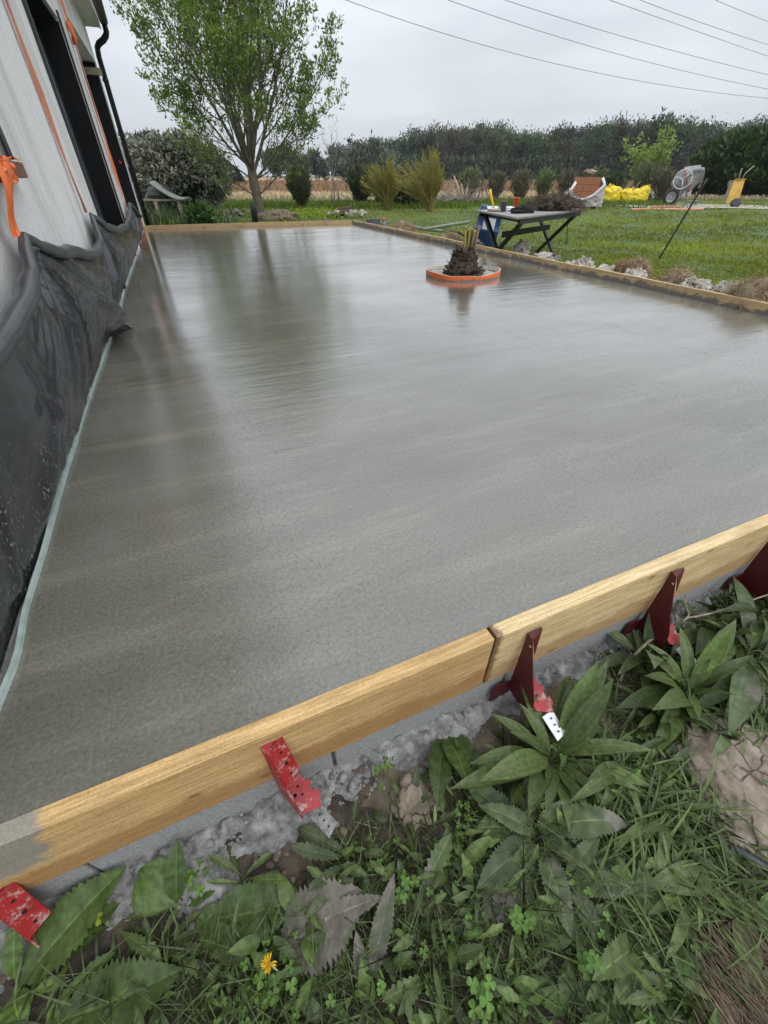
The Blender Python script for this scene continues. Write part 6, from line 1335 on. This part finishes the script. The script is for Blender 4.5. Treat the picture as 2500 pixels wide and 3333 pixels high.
for k,(x,y,r_,h_,n_,lb) in enumerate(((375,2990,.013,.07,1,'single yellow-green clover left of the cement spill'),(1660,3010,.015,.10,3,'fresh clover sprigs left of the bright serrated leaf'),(1860,3130,.013,.11,5,'tall light green clover stem bottom right of centre'),(1560,3240,.016,.07,4,'large clover leaves at the bottom edge, middle right'),(900,3240,.014,.05,4,'clover group under the yellow flower'),(1500,2680,.010,.04,6,'clover group beside the toothed splashed leaf'),(1240,2530,.011,.05,3,'clover sprig on the cement edge left of the clay lump'),(2450,1945,.013,.05,6,'clover sprigs under the bracket at the right picture edge'),(640,2860,.012,.04,4,'clover between the dark leaves right of the left bracket'),(1310,2900,.012,.05,4,'clover in front of the muddy leaves, centre'))):
    m=MB(); c=gz(gp(x,y)); rs=random.Random(k+50)
    for q in range(n_*2): clover(m,c+Vector((rs.gauss(0,.011),rs.gauss(0,.011),0)),r_*rs.uniform(.6,.9),h_*rs.uniform(.6,1),k*20+q)
    tag(build('clover_plant',m,leafmat('fresh clover %d'%k if k else 'yellow clover',(0.30,0.36,0.04) if k==0 else (0.12,0.225,0.045),(0.22,0.28,0.03) if k==0 else (0.08,0.165,0.032),30,.5,.3)),lb,'clover','bright clover sprigs')
# yellow flower
c=gz(gp(930,3180)); FL=thing('yellow_flower',c,'ragged yellow dandelion flower on a bent pale stem','flower'); hd=gp(877,3135,GZ+.07)
m=MB(); tube(m,[c,c.lerp(hd,.5)+UP*.02,hd],.0016,6); build('stem',m,simple('pale stem',(0.30,0.36,0.20)),FL); m=MB(); rs=random.Random(1); ax_=Vector((-.8,.1,.35)).normalized()
n=90; D=np.array([tuple((ax_*rs.uniform(.3,1)+Vector((rs.gauss(0,.6),rs.gauss(0,.6),rs.gauss(0,.6)))*.9).normalized()) for _ in range(n)]); cards(m,np.array([tuple(hd)]*n),D,.015,.0026,np.array([1,1,1])*np.random.default_rng(2).uniform(.7,1.1,(n,1)),3,mid=.7); build('petals',m,simple('yellow petal',(0.85,0.56,0.01),(0.75,0.45,0.01),40,tone=True),FL)
# clay lumps
t=NT('pale clay'); cc=t.ramp(t.noise(18,8,rough=.72),[(0.3,(0.17,0.13,0.095)),(0.55,(0.36,0.29,0.22)),(0.7,(0.50,0.43,0.35))]); ck=t.ramp(t.vor(17,t.map((1,1,1)),'DISTANCE_TO_EDGE'),[(0.0,1.0),(0.035,0.0)]); ck=t.math('MULTIPLY',ck,t.ramp(t.noise(5,3),[(0.45,0.0),(0.55,1.0)]))
t.set(Base_Color=t.mix(cc,(0.045,0.033,0.025),ck),Roughness=.95,Normal=t.bump(ck,1.0,-.02,t.bump(t.noise(48,8,rough=.75),1.0,.014))); M_clay=t.m
m=MB(); blob(m,gp(2420,2570)+UP*.005,(.135,.175,.06),3,.28,6,1.6,-.6,ridg=.12); tag(build('clay_lump',m,M_clay),'big pale cracked clay lump at the right picture edge','clay lump')
m=MB(); blob(m,gp(1350,2610)+UP*.0,(.055,.060,.035),4,.4,5,2.0,.3,ridg=.15); tag(build('clay_lump',m,M_clay),'small pale clay lump below the cement, in the middle','clay lump')
m=MB(); rs=random.Random(12)
for k in range(260):
    x,y=(rs.uniform(1750,2150),rs.uniform(2180,2420)) if k%2 else (rs.uniform(500,1500),rs.uniform(2640,3000)); p=gp(x,y); r_=rs.uniform(.003,.011); blob(m,p+UP*r_*.3,(r_*1.2,r_,r_*.8),k,.35,2,2,rs.uniform(0,3),col=[rs.uniform(.6,1.3)]*3)
tag(build('soil_crumbs',m,simple('soil crumb',(0.22,0.17,0.125),(0.12,0.09,0.065),40,.95,tone=True),origin=(0,0,0)),'loose brown soil crumbs between the weeds','soil crumbs',kind='stuff')
# black tube
m=MB(); a=gp(2288,2712,GZ+.02); b=gp(2560,2862,GZ+.03); tube(m,[a,a.lerp(b,.5)+UP*.004,b],.011,14); t=NT('black tube'); t.set(Base_Color=t.mix((0.018,0.022,0.030),(0.20,0.20,0.20),t.ramp(t.noise(45,6,rough=.75),[(0.56,0),(0.64,.8)])),Roughness=.4)
tag(build('black_tube',m,t.m),'black plastic tube with cement smears lying in the grass, lower right','tube')
# twig
M_tw=simple('twig bark',(0.34,0.29,0.21),(0.20,0.165,0.12),60,.8,.5,120,tone=False)
TW=thing('bare_twig',gz(gp(2020,2215)),'long bare forked twig lying across the weeds by the third bracket','twig')
def wig(pts,zs): 
    P_=[gp(x,y,z) for (x,y),z in zip(pts,zs)]; out=[]
    for i in range(len(P_)-1):
        for k in range(4): out.append(P_[i].lerp(P_[i+1],k/4)+Vector((0,0,.0015*math.sin(i*7+k*2.3))))
    return out+[P_[-1]]
m=MB(); p_=wig(((2018,2217),(2040,2160),(2079,2118),(2110,2088),(2151,2064),(2200,2036),(2235,2012)),(-.30,-.285,-.27,-.262,-.255,-.25,-.245)); tube(m,p_,np.linspace(.0042,.0038,len(p_)),7)
p_=wig(((2235,2012),(2300,2000),(2344,1987),(2420,1962),(2500,1936),(2600,1900)),(-.245,-.24,-.235,-.23,-.22,-.21)); tube(m,p_,np.linspace(.0032,.002,len(p_)),7)
p_=wig(((2235,2012),(2243,2000),(2229,1963),(2238,1927)),(-.245,-.24,-.235,-.23)); tube(m,p_,np.linspace(.0028,.0016,len(p_)),6)
for (x,y,dx,dy,z) in ((2060,2137,-10,-18,-.275),(2130,2076,14,14,-.258),(2182,2046,-6,-16,-.25),(2390,1972,6,-14,-.232)): tube(m,[gp(x,y,z),gp(x+dx,y+dy,z+.004)],[.0022,.001],5)
build('twig_branch',m,M_tw,TW)
m=MB(); p_=wig(((1938,2178),(1990,2212),(2050,2248),(2109,2282)),(-.315,-.312,-.31,-.312)); tube(m,p_,np.linspace(.0055,.004,len(p_)),7); tag(build('fallen_stick',m,M_tw),'short thick stick lying on the soil below the forked twig','stick')
# dry tangle
m=MB(); c=gp(2450,3180,GZ); tangle(m,c,(.07,.12,.04),500,.07,.0009,3,up=.1,c0=.6,c1=1.5,nseg=4); rs=random.Random(2)
for k in range(520):
    p=gp(rs.uniform(2250,2520),rs.uniform(2960,3360),GZ+rs.uniform(.01,.05)); dr=(gp(2520,3330)-gp(2260,2980)).normalized(); dr=(dr+Vector((rs.gauss(0,.25),rs.gauss(0,.25),rs.gauss(0,.12)))).normalized(); L_=rs.uniform(.04,.11); g=rs.uniform(.5,1.6)
    tube(m,[p,p+dr*L_*.5+UP*rs.uniform(0,.008),p+dr*L_],[.0009,.0008,.0004],3,col=(g,g*.95,g*.9),cap=False)
tag(build('dry_grass_tangle',m,simple('red-brown straw',(0.23,0.17,0.115),(0.10,0.07,0.05),20,.9,tone=True)),'tangle of dry red-brown grass in the lower right corner','dry grass')
# ------------------------------------------------------------------ haze
m = MB(); box(m, (60, 95, 14), (420, 240, 32))
hz = bpy.data.materials.new('haze'); hz.use_nodes = True; ht = hz.node_tree; ht.nodes.clear()
ho = ht.nodes.new('ShaderNodeOutputMaterial'); pv_ = ht.nodes.new('ShaderNodeVolumePrincipled'); pv_.inputs['Color'].default_value = (0.86,0.92,1.0,1); pv_.inputs['Density'].default_value = 0.0003
ht.links.new(pv_.outputs[0], ho.inputs['Volume'])
tag(build('haze', m, hz), 'thin grey haze in the air', 'haze', kind='stuff')
